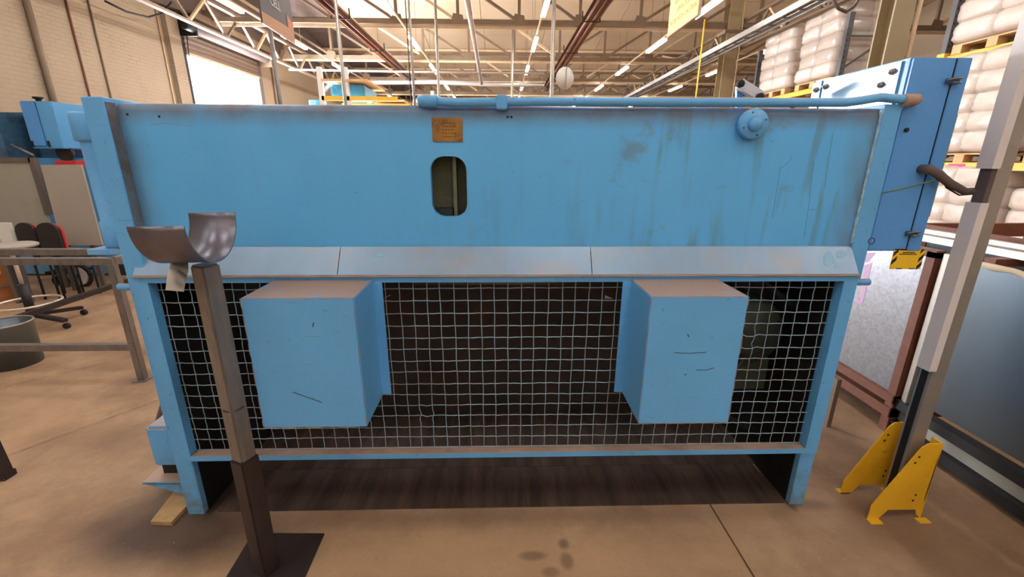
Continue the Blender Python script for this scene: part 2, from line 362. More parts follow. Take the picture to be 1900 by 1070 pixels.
# left wall with the roller door opening
DY0, DY1, DZ = 12.35, 15.75, 4.12
wl = struct('wall_left', B(XL-.3, XL, YB, DY0, 0, 7.4), wallm)
part('wall_section', B(XL-.3, XL, DY1, YF, 0, 7.4), wallm, wl); part('lintel', B(XL-.3, XL, DY0, DY1, 4.95, 5.0), wallm, wl)
part('pier', B(XL, XL+.12, 11.75, 12.15, 0, 4.9), wallm, wl)
struct('wall_right', B(XR, XR+.3, YB, YF, 0, 7.4), wallm)
struct('wall_back', B(XL-.3, XR+.3, YB-.3, YB, 0, 7.4), wallm)
struct('wall_front', B(XL-.3, XR+.3, YF, YF+.3, 0, 7.4), wallm)
# far side of the yard seen through the door
struct('trim_1', B(XL-.12, XL+.06, DY0-.22, DY0, 0, 4.95), blacks)
struct('trim_2', B(XL-.12, XL+.06, DY1, DY1+.22, 0, 4.95), brownrim)
# roller door
door = struct('door_1', B(XL-.02, XL+.5, DY0-.1, DY1+.1, 4.86, 5.02), truss_m)
n = 6
for i in range(n):
    z = DZ+.01 + i*(4.86-DZ)/n
    part('slat', MB().prism([(XL+.02, DY0, z-.012), (XL+.06, DY0, z-.004), (XL+.085, DY0, z+.05), (XL+.06, DY0, z+.112), (XL+.02, DY0, z+.118)], (0, DY1-DY0, 0)), shutter_m, door)
part('bottom_rail', B(XL, XL+.1, DY0, DY1, DZ-.05, DZ+.01), truss_l, door)
part('roller_drum', MB().lathe((XL+.32, DY0-.1, 4.72), (0, 1, 0), [(.17, 0), (.17, DY1-DY0+.2)], 18), wallhead, door)
part('drum_bracket', B(XL+.02, XL+.5, DY0-.16, DY0-.1, 4.45, 4.95), blacks, door)
part('drum_bracket', B(XL+.02, XL+.5, DY1+.1, DY1+.16, 4.45, 4.95), truss_m, door)
part('drive_motor', MB().lathe((XL+.42, DY0-.45, 4.62), (0, 1, 0), [(.08, 0), (.1, .03), (.1, .28), (.06, .3)], 14), blacks, door)
part('drive_chain', MB().tube([(XL+.3, DY0-.2, 4.6), (XL+.22, DY0-.2, 3.8), (XL+.25, DY0-.2, 2.4)], .012, 6), blacks, door)
# ceiling: shallow saw-tooth bays lined with cream boards
TY = [13.0 + 4.2*k for k in range(8)]
ceil = struct('ceiling', B(XL-.3, XR+.3, YB-.3, YF+.3, 7.35, 7.5), blacks)
bays = [13.0 + 4.2*k for k in range(-7, 8)]
for y0 in bays:
    y1 = y0+4.2
    xs = [XL + i*(XR-XL)/9 for i in range(10)]
    for i in range(9):
        for j in range(3):
            if y0 < 8 and j: continue
            if y0 >= 8: ya, yb_ = y0+4.2*j/3+.01, y0+4.2*(j+1)/3-.01
            else: ya, yb_ = y0+.01, y1-.01
            za, zb = 6.95-.72*(ya-y0)/4.2, 6.95-.72*(yb_-y0)/4.2
            part('ceiling_board', MB().prism([(xs[i]+.008, ya, za), (xs[i+1]-.008, ya, za), (xs[i+1]-.008, yb_, zb), (xs[i]+.008, yb_, zb)], (0, 0, .04)), wallhead if i == 0 else cream, ceil)
    part('riser_board', B(XL, XR, y1-.02, y1+.02, 6.22, 7.35), cream, ceil)
    part('eaves_gutter', B(XL, XR, y1-.1, y1-.02, 6.13, 6.22), truss_l, ceil)
ORD = ['nearest', 'second', 'third', 'fourth', 'fifth', 'sixth', 'seventh', 'eighth']
# roof trusses
def truss(y, k):
    t = thing('roof_truss', f'{"nearest" if k == 0 else ORD[k]+" nearest"} lattice roof truss of brown and cream steel spanning the shop', 'truss', (0, y, 5.0), 'roof trusses')
    zb, zt, x0, x1 = 5.0, 6.12, XL, XR
    part('bottom_chord', MB().box(x0, x1, y-.05, y-.035, zb-.02, zb+.09).box(x0, x1, y-.035, y+.06, zb-.02, zb), truss_m, t)
    part('bottom_chord', MB().box(x0, x1, y+.06, y+.08, zb-.1, zb-.03), truss_l, t, 'cream lower chord angle')
    part('top_chord', B(x0, x1, y-.05, y+.06, zt-.1, zt), truss_m, t)
    st = 1.62; m = 0; i = 0
    xs = [-7.6+st*i for i in range(14)]
    v0 = None
    for i, x in enumerate(xs):
        if v0 is None: v0 = part('web_post', MB().box(x-.038, x+.038, y-.035, y+.03, zb, zt-.08), truss_m, t); 
        else: part('web_post', MB().box(x-.038, x+.038, y-.035, y+.03, zb, zt-.08), truss_m, t)
        part('gusset_plate', MB().prism([(x-.19, y-.06, zb), (x+.17, y-.06, zb), (x+.13, y-.06, zb+.2), (x-.12, y-.06, zb+.24)], (0, .012, 0)), truss_m, t)
        if i < len(xs)-1:
            xn = xs[i+1]
            if x < .8: a, b = (x+.02, y, zt-.1), (xn-.04, y, zb+.08)
            else: a, b = (x+.04, y, zb+.08), (xn-.02, y, zt-.1)
            part('diagonal_web', MB().bar(a, b, .085, .07), truss_m if (i+k) % 3 else truss_l, t)
    return t
for k, y in enumerate(TY): truss(y, k)
# sway braces running along the shop between truss bottom chords and the roof
def brace(a, b, label, m=truss_l, wd=.06): solo('roof_brace', MB().bar(a, b, wd, wd*.8), m, label, 'brace', 'roof braces')
for k in range(4):
    y = TY[k]
    for x, wd in ((-5.2, 'far left'), (-1.6, 'left of centre'), (2.3, 'right of centre'), (6.6, 'far right')):
        brace((x, y+.1, 5.06), (x+.15, y+2.6, 5.72), f'slanting cream roof brace {wd} behind the {ORD[k]} truss')
def girder(x, lab):
    t = thing('lattice_girder', lab, 'girder', (x, 4, 4.5), 'lattice girders')
    part('bottom_chord', B(x-.06, x+.06, 4, 40, 4.48, 4.53), truss_m, t); part('top_chord', B(x-.06, x+.06, 4, 40, 5.14, 5.2), truss_m, t)
    for i in range(24):
        y = 4.2+i*1.4
        part('web', MB().bar((x, y, 4.52), (x, y+.7, 5.15), .06, .05), truss_l if i % 2 else truss_m, t); part('web', MB().bar((x, y+.7, 5.15), (x, y+1.4, 4.52), .06, .05), truss_m, t)
girder(6.60, 'lattice girder running away over the distant column at right')
girder(-7.0, 'lattice girder running away above the roller door at left')
# fluorescent rows
rows = [(-5.95, 'far-left'), (-2.5, 'left-of-centre'), (1.0, 'centre'), (4.6, 'right-of-centre'), (8.2, 'far-right')]
ly = [10.75, 14.15, 17.9, 21.9, 25.8, 29.7, 33.6]
first = None
def make_light(x, y, label):
    t = thing('fluorescent_light', label, 'light', (x, y, 4.75), 'fluorescent ceiling lights')
    part('housing', MB().box(x-.045, x+.045, y-.78, y+.78, 4.81, 4.85), white, t)
    part('tube', MB().tube([(x-.032, y-.74, 4.775), (x-.032, y+.74, 4.775)], .022, 8), tube_e, t)
    part('tube', MB().tube([(x+.032, y-.74, 4.775), (x+.032, y+.74, 4.775)], .022, 8), tube_e, t)
    part('hanger', MB().tube([(x-.035, y-.5, 4.85), (x-.035, y-.5, 6.2)], .006, 5), truss_m, t); part('hanger', MB().tube([(x-.035, y+.5, 4.85), (x-.035, y+.5, 6.2)], .006, 5), truss_m, t)
    return t
L0 = None
for x, nm in rows:
    for k, y in enumerate(ly):
        o = 'nearest' if k == 0 else ORD[k]
        lab = f'{o} glowing fluorescent batten in the {nm} row under the trusses'
        if L0 is None: L0 = make_light(x, y, lab)
        else: copy_thing(L0, (x, y, 4.75), lab)
    for k, y in enumerate((7.0, 3.3, -.4, -4.1, -7.8, -11.4)):  # two farthest of each row added unseen to brighten the machine front
        copy_thing(L0, (x, y, 4.75), f'fluorescent batten in the {nm} row, {["just ahead of","above","just behind","some way behind","added unseen far behind","added unseen farthest behind"][k]} the viewer')
# light cable trunking along each row
for x, nm in rows:
    solo('lighting_trunking', MB().box(x-.02, x+.02, -12, 36, 4.852, 4.89), truss_l, f'long slim trunking carrying the {nm} row of lights', 'trunking', 'lighting trunking runs')

# radiant heater tubes
def heater_run(x, lab):
    t = thing('radiant_heater', lab, 'heater', (x, 9.5, 4.6), 'radiant heaters')
    part('heater_tube', MB().tube([(x-.07, 9.4, 4.6), (x-.07, 21.5, 4.6)], .045, 10), heater, t)
    part('heater_tube', MB().tube([(x+.07, 9.4, 4.6), (x+.07, 21.5, 4.6)], .045, 10), heater, t)
    part('reflector', MB().prism([(x-.2, 9.4, 4.6), (x-.1, 9.4, 4.72), (x+.1, 9.4, 4.72), (x+.2, 9.4, 4.6), (x+.19, 9.4, 4.6), (x+.1, 9.4, 4.71), (x-.1, 9.4, 4.71), (x-.19, 9.4, 4.6)], (0, 12.1, 0)), refl_m, t)
    part('burner_box', B(x-.14, x+.14, 9.0, 9.4, 4.5, 4.76, bev=.02), white, t)
    for y in (11, 14, 17, 20): part('bracket', MB().box(x-.21, x+.21, y-.02, y+.02, 4.535, 4.55).box(x-.21, x-.19, y-.02, y+.02, 4.55, 4.75).box(x+.19, x+.21, y-.02, y+.02, 4.55, 4.75), blacks, t)
heater_run(-3.55, 'brown twin-tube radiant heater hanging left of centre')
heater_run(2.05, 'brown twin-tube radiant heater hanging right of centre')
# duct along the shop
t = thing('spiral_duct', 'pale round duct hanging along the shop just left of centre', 'duct', (-.65, 8.4, 4.4))
part('duct_pipe', MB().tube([(-.6, 8.4, 4.4), (-.66, 13, 4.4), (-.74, 18.4, 4.4)], .06, 14), duct, t)
for y in (10, 12, 14, 16): part('seam_ring', MB().lathe((-.6-.0137*(y-8.4), y, 4.4), (0, 1, 0), [(.066, 0), (.066, .04)], 14), duct, t)
# big pale cross pipe with two bends
solo('cross_pipe', MB().tube([at(602, 168, Y=19), at(612, 156, Y=19), at(640, 153, Y=19), at(800, 152, Y=19), at(900, 156, Y=19), at(1010, 158, Y=19)], .09, 10), duct, 'thick pale pipe running across the shop with a bend at its left end', 'pipe')
solo('thin_cross_pipe', MB().tube([at(536, 129, Y=16), at(760, 133, Y=16), at(1010, 136, Y=16)], .035, 8), duct, 'thin pale conduit crossing the shop left of centre', 'pipe')
# cable tray ladder
t = thing('cable_tray', 'grey cable ladder tray sloping away along the right of the roof', 'tray', (5.7, 9, 4.3))
def trp(y, dx, dz=0): return Vector((5.64+.018*(y-9.8)+dx, y, 4.3+dz))
for dx in (-.16, .16): part('side_rail', MB().bar(trp(7.5, dx), trp(24, dx), .03, .11), steel, t)
for i in range(30): y = 7.7+i*.5; part('rung', MB().bar(trp(y, -.16), trp(y, .16), .04, .02), steel, t)
part('cable_bundle', MB().tube([trp(7.5, .05, .03), trp(24, .05, .03)], .03, 8), cable, t)
# steel columns
def column(x, y, s, lab):
    t = thing('steel_column', lab, 'column', (x, y, 0), 'steel columns')
    cm = MATS['column_paint']
    part('flange', B(x-s, x+s, y-s, y-s+.02, 0, 6.2), cm, t); part('flange', B(x-s, x+s, y+s-.02, y+s, 0, 6.2), cm, t)
    part('web', B(x-.01, x+.01, y-s+.02, y+s-.02, 0, 6.2), cm, t)
    part('conduit', MB().tube([(x+s+.04, y-s, 0), (x+s+.04, y-s, 6)], .02, 8), truss_l, t)
    part('head_plate', B(x-s*1.5, x+s*1.5, y-s*1.3, y+s*1.3, 4.82, 4.9), truss_m, t)
mat('column_paint', (150, 132, 100), .5, var=.1, vscale=3)
column(4.1, 5.0, .105, 'stout olive-brown steel column in front of the nearer wrapped pallet stacks')
column(6.25, 13.05, .17, 'distant olive-brown steel column with a cable tray passing its head')
column(4.6, 30.0, .15, 'far brown steel column deep in the shop')
# vertical drop rods and conduits behind the machine
def pole(px, y, r, z0, z1, lab, m=alu):
    p = at(px, 190, Y=y); solo('drop_conduit', MB().tube([(p.x, y, z0), (p.x, y, z1)], r, 8), m, lab, 'conduit', 'vertical conduits')
pole(520, 9.0, .04, 0, 5.4, 'grey vertical pole rising beside the roller shutter', steel)
pole(641, 8.2, .03, 0, 5.4, 'pale vertical conduit rising above the blue wrapped pallet')
pole(763, 6.0, .006, 1.7, 5.4, 'thin dark rod left of the pair above the elbow of the blue pipe', blacks)
pole(769, 6.2, .016, 0, 5.4, 'slim grey pole directly above the elbow of the blue pipe')
pole(815, 10.5, .03, 0, 5.4, 'grey vertical pole between the heater and the round duct')
pole(950, 14, .03, 0, 5.4, 'short grey pole right of the round duct')
pole(1023, 8.5, .035, 0, 4.9, 'pale vertical conduit beside the round mirror')
pole(1290, 12, .02, 0, 4.9, 'thin yellow-brown conduit left of the distant column', rackyel)
# round mirror seen from behind
p = at(1048, 145, Y=8.5)
t = thing('round_mirror', 'round pale convex mirror seen from behind above the machine', 'mirror', p)
part('disc', MB().lathe(p+Vector((0, 0, 0)), (.45, -1, -.1), [(.001, -.06), (.10, -.045), (.17, -.015), (.185, 0), (.185, .01), (.001, .011)], 24), white, t)
part('rib', MB().bar(p+Vector((.02, -.02, -.18)), p+Vector((.02, -.02, .18)), .012, .012), steel, t)
part('arm', MB().tube([p+Vector((0, .03, 0)), Vector((at(1023, 190, Y=8.5).x, 8.5, p.z-.02))], .015, 6), steel, t)
# wall pipes and leftovers on the left wall
for (x1, y1, x2, y2, r, m, lab) in [(47, 0, 102, 183, .05, truss_m, 'thick grey-brown pipe on the cream wall, leftmost'), (125, 0, 172, 180, .018, timber_r, 'thin rust-red pipe on the cream wall'),
                            (166, 0, 211, 180, .018, truss_m, 'thin brown pipe on the cream wall, third from the left'), (298, 60, 330, 190, .02, truss_l, 'slim pipe on the wall close to the shutter frame'), (500, 130, 520, 192, .03, truss_m, 'dark pipe on the wall just beyond the roller door')]:
    a, b = at(x1, y1, X=XL+.06), at(x2, y2, X=XL+.06); y = (a.y+b.y)/2
    solo('wall_pipe', MB().tube([(XL+r, y, 0), (XL+r, y, 5.6)], r, 8), m, lab, 'pipe', 'wall pipes')
# dark wall-head beam
solo('wall_head_beam', MB().box(XL, XL+.22, YB, 40, 5.0, 7.35), wallhead, 'dark beam along the head of the cream left wall', 'beam')
solo('sagging_cable', MB().tube([at(195, 2, X=-7.7), at(235, 22, X=-7.7), at(275, 32, X=-7.7), at(300, 25, X=-7.7), at(318, 4, X=-7.7)], .02, 6), blacks, 'black cable sagging at the top of the left wall', 'cable')
solo('hanging_cable_loop', MB().tube([at(1545, 0, Y=6), at(1556, 16, Y=6), at(1570, 22, Y=6), at(1585, 12, Y=6), at(1592, 0, Y=6)], .02, 8), cable, 'loop of thick cable hanging before the wrapped stacks', 'cable')

# ================================================================== SIGNS
a, b = at(488, 43, Z=3.0), at(548, 82, Z=3.0); d = (b-a).normalized(); nrm = Vector((-d.y, d.x, 0)) * (-1 if (-d.y) < 0 else 1)
if nrm.dot(EYE-a) < 0: nrm = -nrm
t = thing('hanging_sign', 'dark hanging board lettered CELL with tan and orange bands', 'sign', a)
Lg = (b-a).length; Zv = Vector((0, 0, 1))
part('board', MB().prism([a, b, b+Zv*.95, a+Zv*.95], -nrm*.02), signdark, t)
part('tan_band', MB().prism([a, a+d*Lg*1.0, a+d*Lg+Zv*.16, a+d*Lg*.8+Zv*.15, a+Zv*.12], nrm*.003), signtan, t)
part('orange_band', MB().prism([a+d*Lg*.8+Zv*.15, a+d*Lg+Zv*.155, a+d*Lg+Zv*.22, a+d*Lg*.8+Zv*.30], nrm*.004), signor, t)
text('lettering', 'CELL', .13, white, t, a+d*Lg*.45+Zv*.27+nrm*.004, d, Zv)
part('hanger', MB().tube([a+Zv*.95+d*.1, a+Zv*2.9+d*.1], .005, 5), blacks, t); part('hanger', MB().tube([b+Zv*.95-d*.1, b+Zv*2.9-d*.1], .005, 5), blacks, t)
a, b = at(1295, 28, Z=3.0), at(1238, 70, Z=3.0)      # nearer end, farther end
d = (a-b).normalized(); nrm = Vector((-d.y, d.x, 0))
if nrm.dot(EYE-a) < 0: nrm = -nrm
t = thing('hanging_sign', 'yellow hanging sign lettered heavy machine operation enter with caution', 'sign', b)
Lg = (b-a).length
part('board', MB().prism([b, a, a+Zv*.9, b+Zv*.9], -nrm*.03), refl_m, t)
part('face', MB().prism([b+d*.01+Zv*.012, a-d*.01+Zv*.012, a-d*.01+Zv*.89, b+d*.01+Zv*.89], nrm*.003), signy, t)
for k, s in enumerate(['ENTER WITH CAUTION', 'OPERATION', 'HEAVY MACHINE']):
    text('lettering', s, .072, signtxt, t, (a+b)/2+Zv*(.10+.10*k)+nrm*.004, d, Zv)
tc_ = (a+b)/2
part('warning_triangle', MB().prism([tc_-d*.27+Zv*.42, tc_+d*.27+Zv*.42, tc_+Zv*.85], nrm*.004), signtxt, t)
part('warning_triangle', MB().prism([tc_-d*.19+Zv*.46, tc_+d*.19+Zv*.46, tc_+Zv*.77], nrm*.005), signy, t)
part('hanger', MB().tube([a+Zv*.9-d*.1, a+Zv*2.9-d*.1], .005, 5), blacks, t); part('hanger', MB().tube([b+Zv*.9+d*.1, b+Zv*2.9+d*.1], .005, 5), blacks, t)

# ================================================================== THE BLUE MACHINE
M = thing('press_brake', 'large sky-blue steel press brake seen from the back with wire mesh guard', 'machine', (0, 1.7, 0))
PX0, PX1, QX0, QX1, RX_0, RX_1 = -1.425, -1.352, 1.352, 1.418, 1.400, 1.466      # side plate edges
def side(x0, x1):
    pts = [(x0, 1.62, 0), (x0, 2.75, 0), (x0, 2.75, 1.0), (x0, 2.45, 1.1), (x0, 2.45, 1.68), (x0, 2.3, 1.75), (x0, 1.62, 1.75)]
    mb = MB().prism(pts, (x1-x0, 0, 0)); bmesh.ops.bevel(mb.bm, geom=list(mb.bm.edges), offset=.003, segments=1, affect='EDGES')
    return part('side_plate', mb, blue, M)
side(PX0, PX1)
def sidep(pts, x0, x1):
    mb = MB().prism(pts, (x1-x0, 0, 0)); bmesh.ops.bevel(mb.bm, geom=list(mb.bm.edges), offset=.003, segments=1, affect='EDGES'); return part('side_plate', mb, blue, M)
sidep([(QX0, 1.62, 0), (QX0, 2.75, 0), (QX0, 2.75, 1.0), (QX0, 2.45, 1.09), (QX0, 1.62, 1.09)], QX0, QX1)
sidep([(RX_0, 1.658, 1.09), (RX_0, 2.45, 1.09), (RX_0, 2.45, 1.68), (RX_0, 2.3, 1.75), (RX_0, 1.658, 1.75)], RX_0, RX_1)
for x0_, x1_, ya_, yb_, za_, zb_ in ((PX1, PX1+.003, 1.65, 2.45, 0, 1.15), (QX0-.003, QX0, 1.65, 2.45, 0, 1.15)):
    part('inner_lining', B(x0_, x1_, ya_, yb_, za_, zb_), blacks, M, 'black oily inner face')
for x0_, x1_, gm in ((PX1, PX1+.002, grimeblue),): part('grimy_return', B(x0_, x1_, 1.627, 1.668, 1.23, 1.735), gm, M, 'grimy grey-brown inner edge of the side plate')
# weld beads between side plates and beam
for x, s in ((RX_0, -1),):
    pts = [(x+s*.002+random.uniform(-.0015, .0015), 1.6665, 1.235+i*.009) for i in range(56)]
    part('weld_bead', MB().tube(pts, [.0045+random.random()*.0035 for _ in pts], 6), weldm, M)
# beam front plate with rounded slot and bent top
bm = bmesh.new(); YP = 1.67
x0, x1, z0, z1 = PX1, RX_0, 1.205, 1.712
outer = [(x0, z0), (x1, z0), (x1, z1), (x0, z1)]
slot = []; sx0, sx1, sz0, sz1, r = -.262, -.128, 1.34, 1.562, .05
for cx, cz, a0 in ((sx1-r, sz1-r, 0), (sx0+r, sz1-r, 90), (sx0+r, sz0+r, 180), (sx1-r, sz0+r, 270)):
    for k in range(7): an = math.radians(a0+k*15); slot.append((cx+r*math.cos(an), cz+r*math.sin(an)))
def loop(pts, y): 
    vs = [bm.verts.new((p[0], y, p[1])) for p in pts]; return vs, [bm.edges.new((vs[i], vs[(i+1) % len(vs)])) for i in range(len(vs))]
ov, oe = loop(outer, YP); sv, se = loop(slot, YP)
bmesh.ops.triangle_fill(bm, use_beauty=True, edges=oe+se)
sv2 = [bm.verts.new((v.co.x, YP+.03, v.co.z)) for v in sv]
for i in range(len(sv)): bm.faces.new((sv[i], sv[(i+1) % len(sv)], sv2[(i+1) % len(sv)], sv2[i]))
prof = [(YP, z1)] + [(YP+.026-.026*math.cos(math.radians(t)), z1+.026*math.sin(math.radians(t))) for t in (15, 30, 45, 60, 75, 90)] + [(YP+.5, z1+.026), (YP+.5, z1-.3)]
prev = [ov[3], ov[2]]
for (y, z) in prof[1:]:
    cur = [bm.verts.new((x0, y, z)), bm.verts.new((x1, y, z))]; f = bm.faces.new((prev[0], prev[1], cur[1], cur[0])); f.smooth = True; prev = cur
lo = [bm.verts.new((x0, YP+.03, z0)), bm.verts.new((x1, YP+.03, z0))]; bm.faces.new((ov[0], ov[1], lo[1], lo[0]))
beam = link('beam', bm, bluebeam, M, loc=(0, YP, 1.5)); beam['label'] = 'wide blue front plate with rounded slot'
# inside the slot
part('inner_web', B(-.183, -.17, YP+.04, 1.775, 1.25, 1.70), slotg, M)
part('inner_plate', B(-.5, .1, 1.775, 1.79, 1.22, 1.72), slotg, M)
part('inner_plate', B(-.3, -.19, 1.72, 1.775, 1.33, 1.365), green, M)
part('weld_bead', MB().tube([(-.190, 1.772, 1.30+i*.012) for i in range(26)], [.006+random.random()*.004 for _ in range(26)], 6), slotg, M)
for px, py in ((942, 217), (949, 217), (295, 216), (236, 212)):
    p = at(px, py, Y=YP-.001); part('bolt_hole', MB().lathe((p.x, YP-.001, p.z), (0, 1, 0), [(.0045, 0), (.0045, .003)], 10), blacks, M)
# scratches left of the nameplate, engraved thin lines
for pts in ([(278, 232), (305, 227), (330, 229), (338, 232), (360, 234)], [(410, 222), (437, 218)]):
    part('scratch', MB().tube([at(x, y, Y=YP) for x, y in pts], .0009, 4), plate_blue, M)
for pts in ([(1510, 300), (1505, 340), (1500, 385), (1492, 440)], [(1545, 250), (1537, 300), (1530, 350)], [(1445, 312), (1452, 310), (1466, 298), (1470, 288)], [(1448, 312), (1440, 360), (1433, 405)], [(1502, 388), (1514, 389)]):
    part('scratch', MB().tube([at(x, y, Y=YP) for x, y in pts], .0007, 4), bluedark, M)
# nameplate
a, b = at(801, 218, Y=YP), at(859, 263, Y=YP)
npl = part('nameplate', B(a.x, b.x, YP-.004, YP, b.z, a.z, bev=.0008), brass, M, 'tarnished brass nameplate with worn text')
for x in (a.x+.013, b.x-.013):
    for z in (a.z-.009, b.z+.007): part('rivet', MB().sphere((x, YP-.004, z), .0032, (1, .5, 1), 8, 6), brass, npl)
rr = random.Random(3)
for k in range(5):
    z = a.z-.020-k*.0115; x = a.x+.036
    while x < b.x-.03:
        l = rr.uniform(.003, .009); part('worn_text', B(x, x+l, YP-.0046, YP-.0036, z, z+.0028), ink, npl); x += l+.0035
# boss with dome
p = at(1391, 231, Y=YP); cx, cz = p.x, p.z
bo = part('boss', MB().lathe((cx, YP, cz), (0, -1, 0), [(.052, -.002), (.052, .03), (.049, .034), (.001, .034)], 32), blue, M)
part('dome_cap', MB().lathe((cx, YP-.034, cz), (0, -1, 0), [(.027, 0), (.026, .008), (.021, .016), (.012, .021), (.001, .023)], 20), blue, bo)
for k in range(4):
    an = math.radians(20+90*k); part('screw_hole', MB().lathe((cx+.041*math.cos(an), YP-.0345, cz+.041*math.sin(an)), (0, -1, 0), [(.0028, 0), (.0028, .001)], 8), blacks, bo)
# pipe along the top of the beam
yp = 1.655
P = [at(792, 187, Y=yp), at(850, 190, Y=yp), at(925, 189, Y=yp), at(1000, 188, Y=yp), at(1200, 189, Y=yp), at(1450, 190, Y=yp), at(1570, 190, Y=yp), at(1600, 186, Y=yp), at(1632, 180.5, Y=yp), at(1660, 183, Y=yp), at(1690, 186, Y=yp)]
pipe = part('top_pipe', MB().tube(P, .0155, 14), blue, M)
e = at(782, 184, Y=yp)
part('elbow', MB().tube([(e.x+.055, yp, e.z-.007), (e.x+.01, yp, e.z-.005), (e.x-.002, yp+.02, e.z-.002), (e.x-.002, yp+.06, e.z)], .021, 14), blue, pipe)
q = at(931, 188, Y=yp); part('pipe_clamp', MB().box(q.x-.019, q.x+.019, yp-.019, yp+.03, q.z-.028, q.z+.019, bev=.003), blue, pipe)
q = at(1702, 186, Y=yp); part('elbow', MB().tube([P[-1]-Vector((.03, 0, 0)), P[-1]+Vector((.01, 0, 0)), P[-1]+Vector((.028, .012, .004)), P[-1]+Vector((.03, .05, .006))], .021, 12), rust, pipe, 'rusty elbow entering the cabinet')
# sloping cover strips above the guard
def strip(xa, xb, m, za=1.128):
    return part('cover_strip', MB().prism([(xa, 1.602, za), (xb, 1.602, za), (xb+.0, 1.667, za+.095), (xa+.0, 1.667, za+.095)], (0, .004, .002)), m, M)
strip(-1.385, -.625, plate_blue); strip(-.622, .35, plate_blue); st = strip(.353, 1.402, plate_blue)
part('seam', B(-.626, -.621, 1.59, 1.60, 1.122, 1.128), rust, M)
def on_strip(px, py):   # point on the sloping strip
    d = ray(px, py); nrm = Vector((0, -.095, .065)).normalized(); p0 = Vector((0, 1.602, 1.128)); t = (p0-EYE).dot(nrm)/d.dot(nrm); return EYE+d*t
for (cx_, cy_, rx, ry) in ((1537, 481, 10, 14), (1560, 472, 9, 8), (1552, 492, 6, 5), (705, 473, 6, 4), (698, 482, 6, 3)):
    pts = [on_strip(cx_+rx*math.cos(k*.63)*(1+.15*math.sin(k*2.1)), cy_+ry*math.sin(k*.63)) for k in range(10)]
    part('paint_patch', MB().prism(pts, (0, -.0006, .0008)), patch, M)
# guard frame of steel angle
g = part('guard_frame', MB().box(-1.387, 1.402, 1.598, 1.602, 1.099, 1.124).box(-1.387, 1.402, 1.602, 1.645, 1.120, 1.124), blue, M)
part('frame_angle', MB().box(-1.387, -1.333, 1.598, 1.602, .303, 1.099).box(-1.345, -1.333, 1.602, 1.64, .33, 1.099), blue, g)
part('frame_angle', MB().box(1.348, 1.402, 1.598, 1.602, .303, 1.099).box(1.348, 1.360, 1.602, 1.64, .33, 1.099), blue, g)
part('frame_angle', MB().box(-1.333, 1.348, 1.598, 1.602, .303, .327), blue, g)
part('dusty_sill', MB().box(-1.333, 1.348, 1.602, 1.648, .323, .327), rust, g, 'rust-brown dusty sill')
part('dusty_sill', MB().box(-1.385, 1.40, 1.586, 1.602, 1.1235, 1.1275), rust, g, 'thin rusty lip above the mesh')
for px, py in ((236, 532), (1598, 523)):
    p = at(px, py, Y=1.64); part('hinge_pin', MB().tube([(p.x-.03, 1.64, p.z), (p.x+.03, 1.64, p.z)], .014, 12), blue, g)
# wire mesh
mesh = part('mesh_guard', MB().tube([(-1.335, 1.636, .331), (1.35, 1.636, .331)], .0022, 5), wirem, M, 'crimped welded wire mesh')
rw = random.Random(11)
xq = at(713.5, 520, Y=1.636).x; xs = [x for x in (xq+.0537*k for k in range(-30, 50)) if -1.328 < x < 1.342]; zs = [.332+.0522*i for i in range(1, 15)]
dents = [((1.02, .83), .10, .010), ((-.33, .50), .08, .006), ((.55, .92), .06, .006)]
def dent(x, z):
    dx = dz = 0
    for (cx_, cz_), rad, am in dents:
        dd = math.hypot(x-cx_, z-cz_)
        if dd < rad: k = am*(1-dd/rad); dx += k*math.sin(z*90); dz += k*math.cos(x*70)
    return dx, dz
ph = [rw.uniform(0, 6.28) for _ in range(80)]
for i, x in enumerate(xs):
    pts = []; off = rw.uniform(-.0015, .0015)
    for j in range(33):
        z = .331+j*(1.112-.331)/32; dx, dz = dent(x, z)
        pts.append((x+off+.0022*math.sin(z*3+ph[i])+.0010*math.sin(z*31+ph[i]*3)+dx, 1.634+(.0015 if j % 2 else -.0015), z))
    part('wire', MB().tube(pts, .0019, 4), wirem, mesh)
for i, z in enumerate(zs):
    pts = []; off = rw.uniform(-.001, .001)
    for j in range(107):
        x = -1.335+j*(2.685)/106; dx, dz = dent(x, z)
        pts.append((x, 1.637+(.0015 if j % 2 else -.0015), z+off+.0022*math.sin(x*2.2+ph[i+53])+.0009*math.sin(x*37+ph[i]*2)+dz))
    part('wire', MB().tube(pts, .0020, 4), wirem, mesh)
# cover boxes
def cover(pxa, pxb, flange_side):
    a, b = at(pxa, 551, Y=1.372), at(pxb, 552.5, Y=1.372)
    x0, x1, z1, z0 = a.x, b.x, 1.110, .618
    mb = MB().box(x0, x1, 1.372, 1.598, z0, z1, bev=.003)
    t = part('cover_box', mb, blue, M)
    if flange_side > 0: part('flange', B(x1, x1+.034, 1.592, 1.597, z0+.005, z1-.01), blue, t)
    else: part('flange', B(x0-.034, x0, 1.592, 1.597, z0+.005, z1-.01), blue, t)
    for q in (((x0, 1.3718, z1-.001), (x1, 1.3718, z1-.001)), ((x1, 1.3725, z0), (x1, 1.3725, z1)), ((x0, 1.3725, z0), (x0, 1.3725, z1)), ((x0, 1.3725, z0), (x1, 1.3725, z0))):
        A_ = Vector(q[0]); D_ = Vector(q[1])-A_; k = 0.0
        while k < .97:      # paint rubbed off in short lengths along the edges
            l = random.uniform(.03, .22); e_ = min(k+l, 1)
            part('worn_edge', MB().tube([A_+D_*k, A_+D_*(k+e_)/2+Vector((random.uniform(-.0006, .0006), 0, random.uniform(-.0006, .0006))), A_+D_*e_], [.0005, random.uniform(.0009, .0018), .0005], 5), rust, t); k = e_+random.uniform(.0, .08)
    return t, x0, x1
c1, ax0, ax1 = cover(444, 656, 1); c2, bx0, bx1 = cover(1208, 1390, -1)
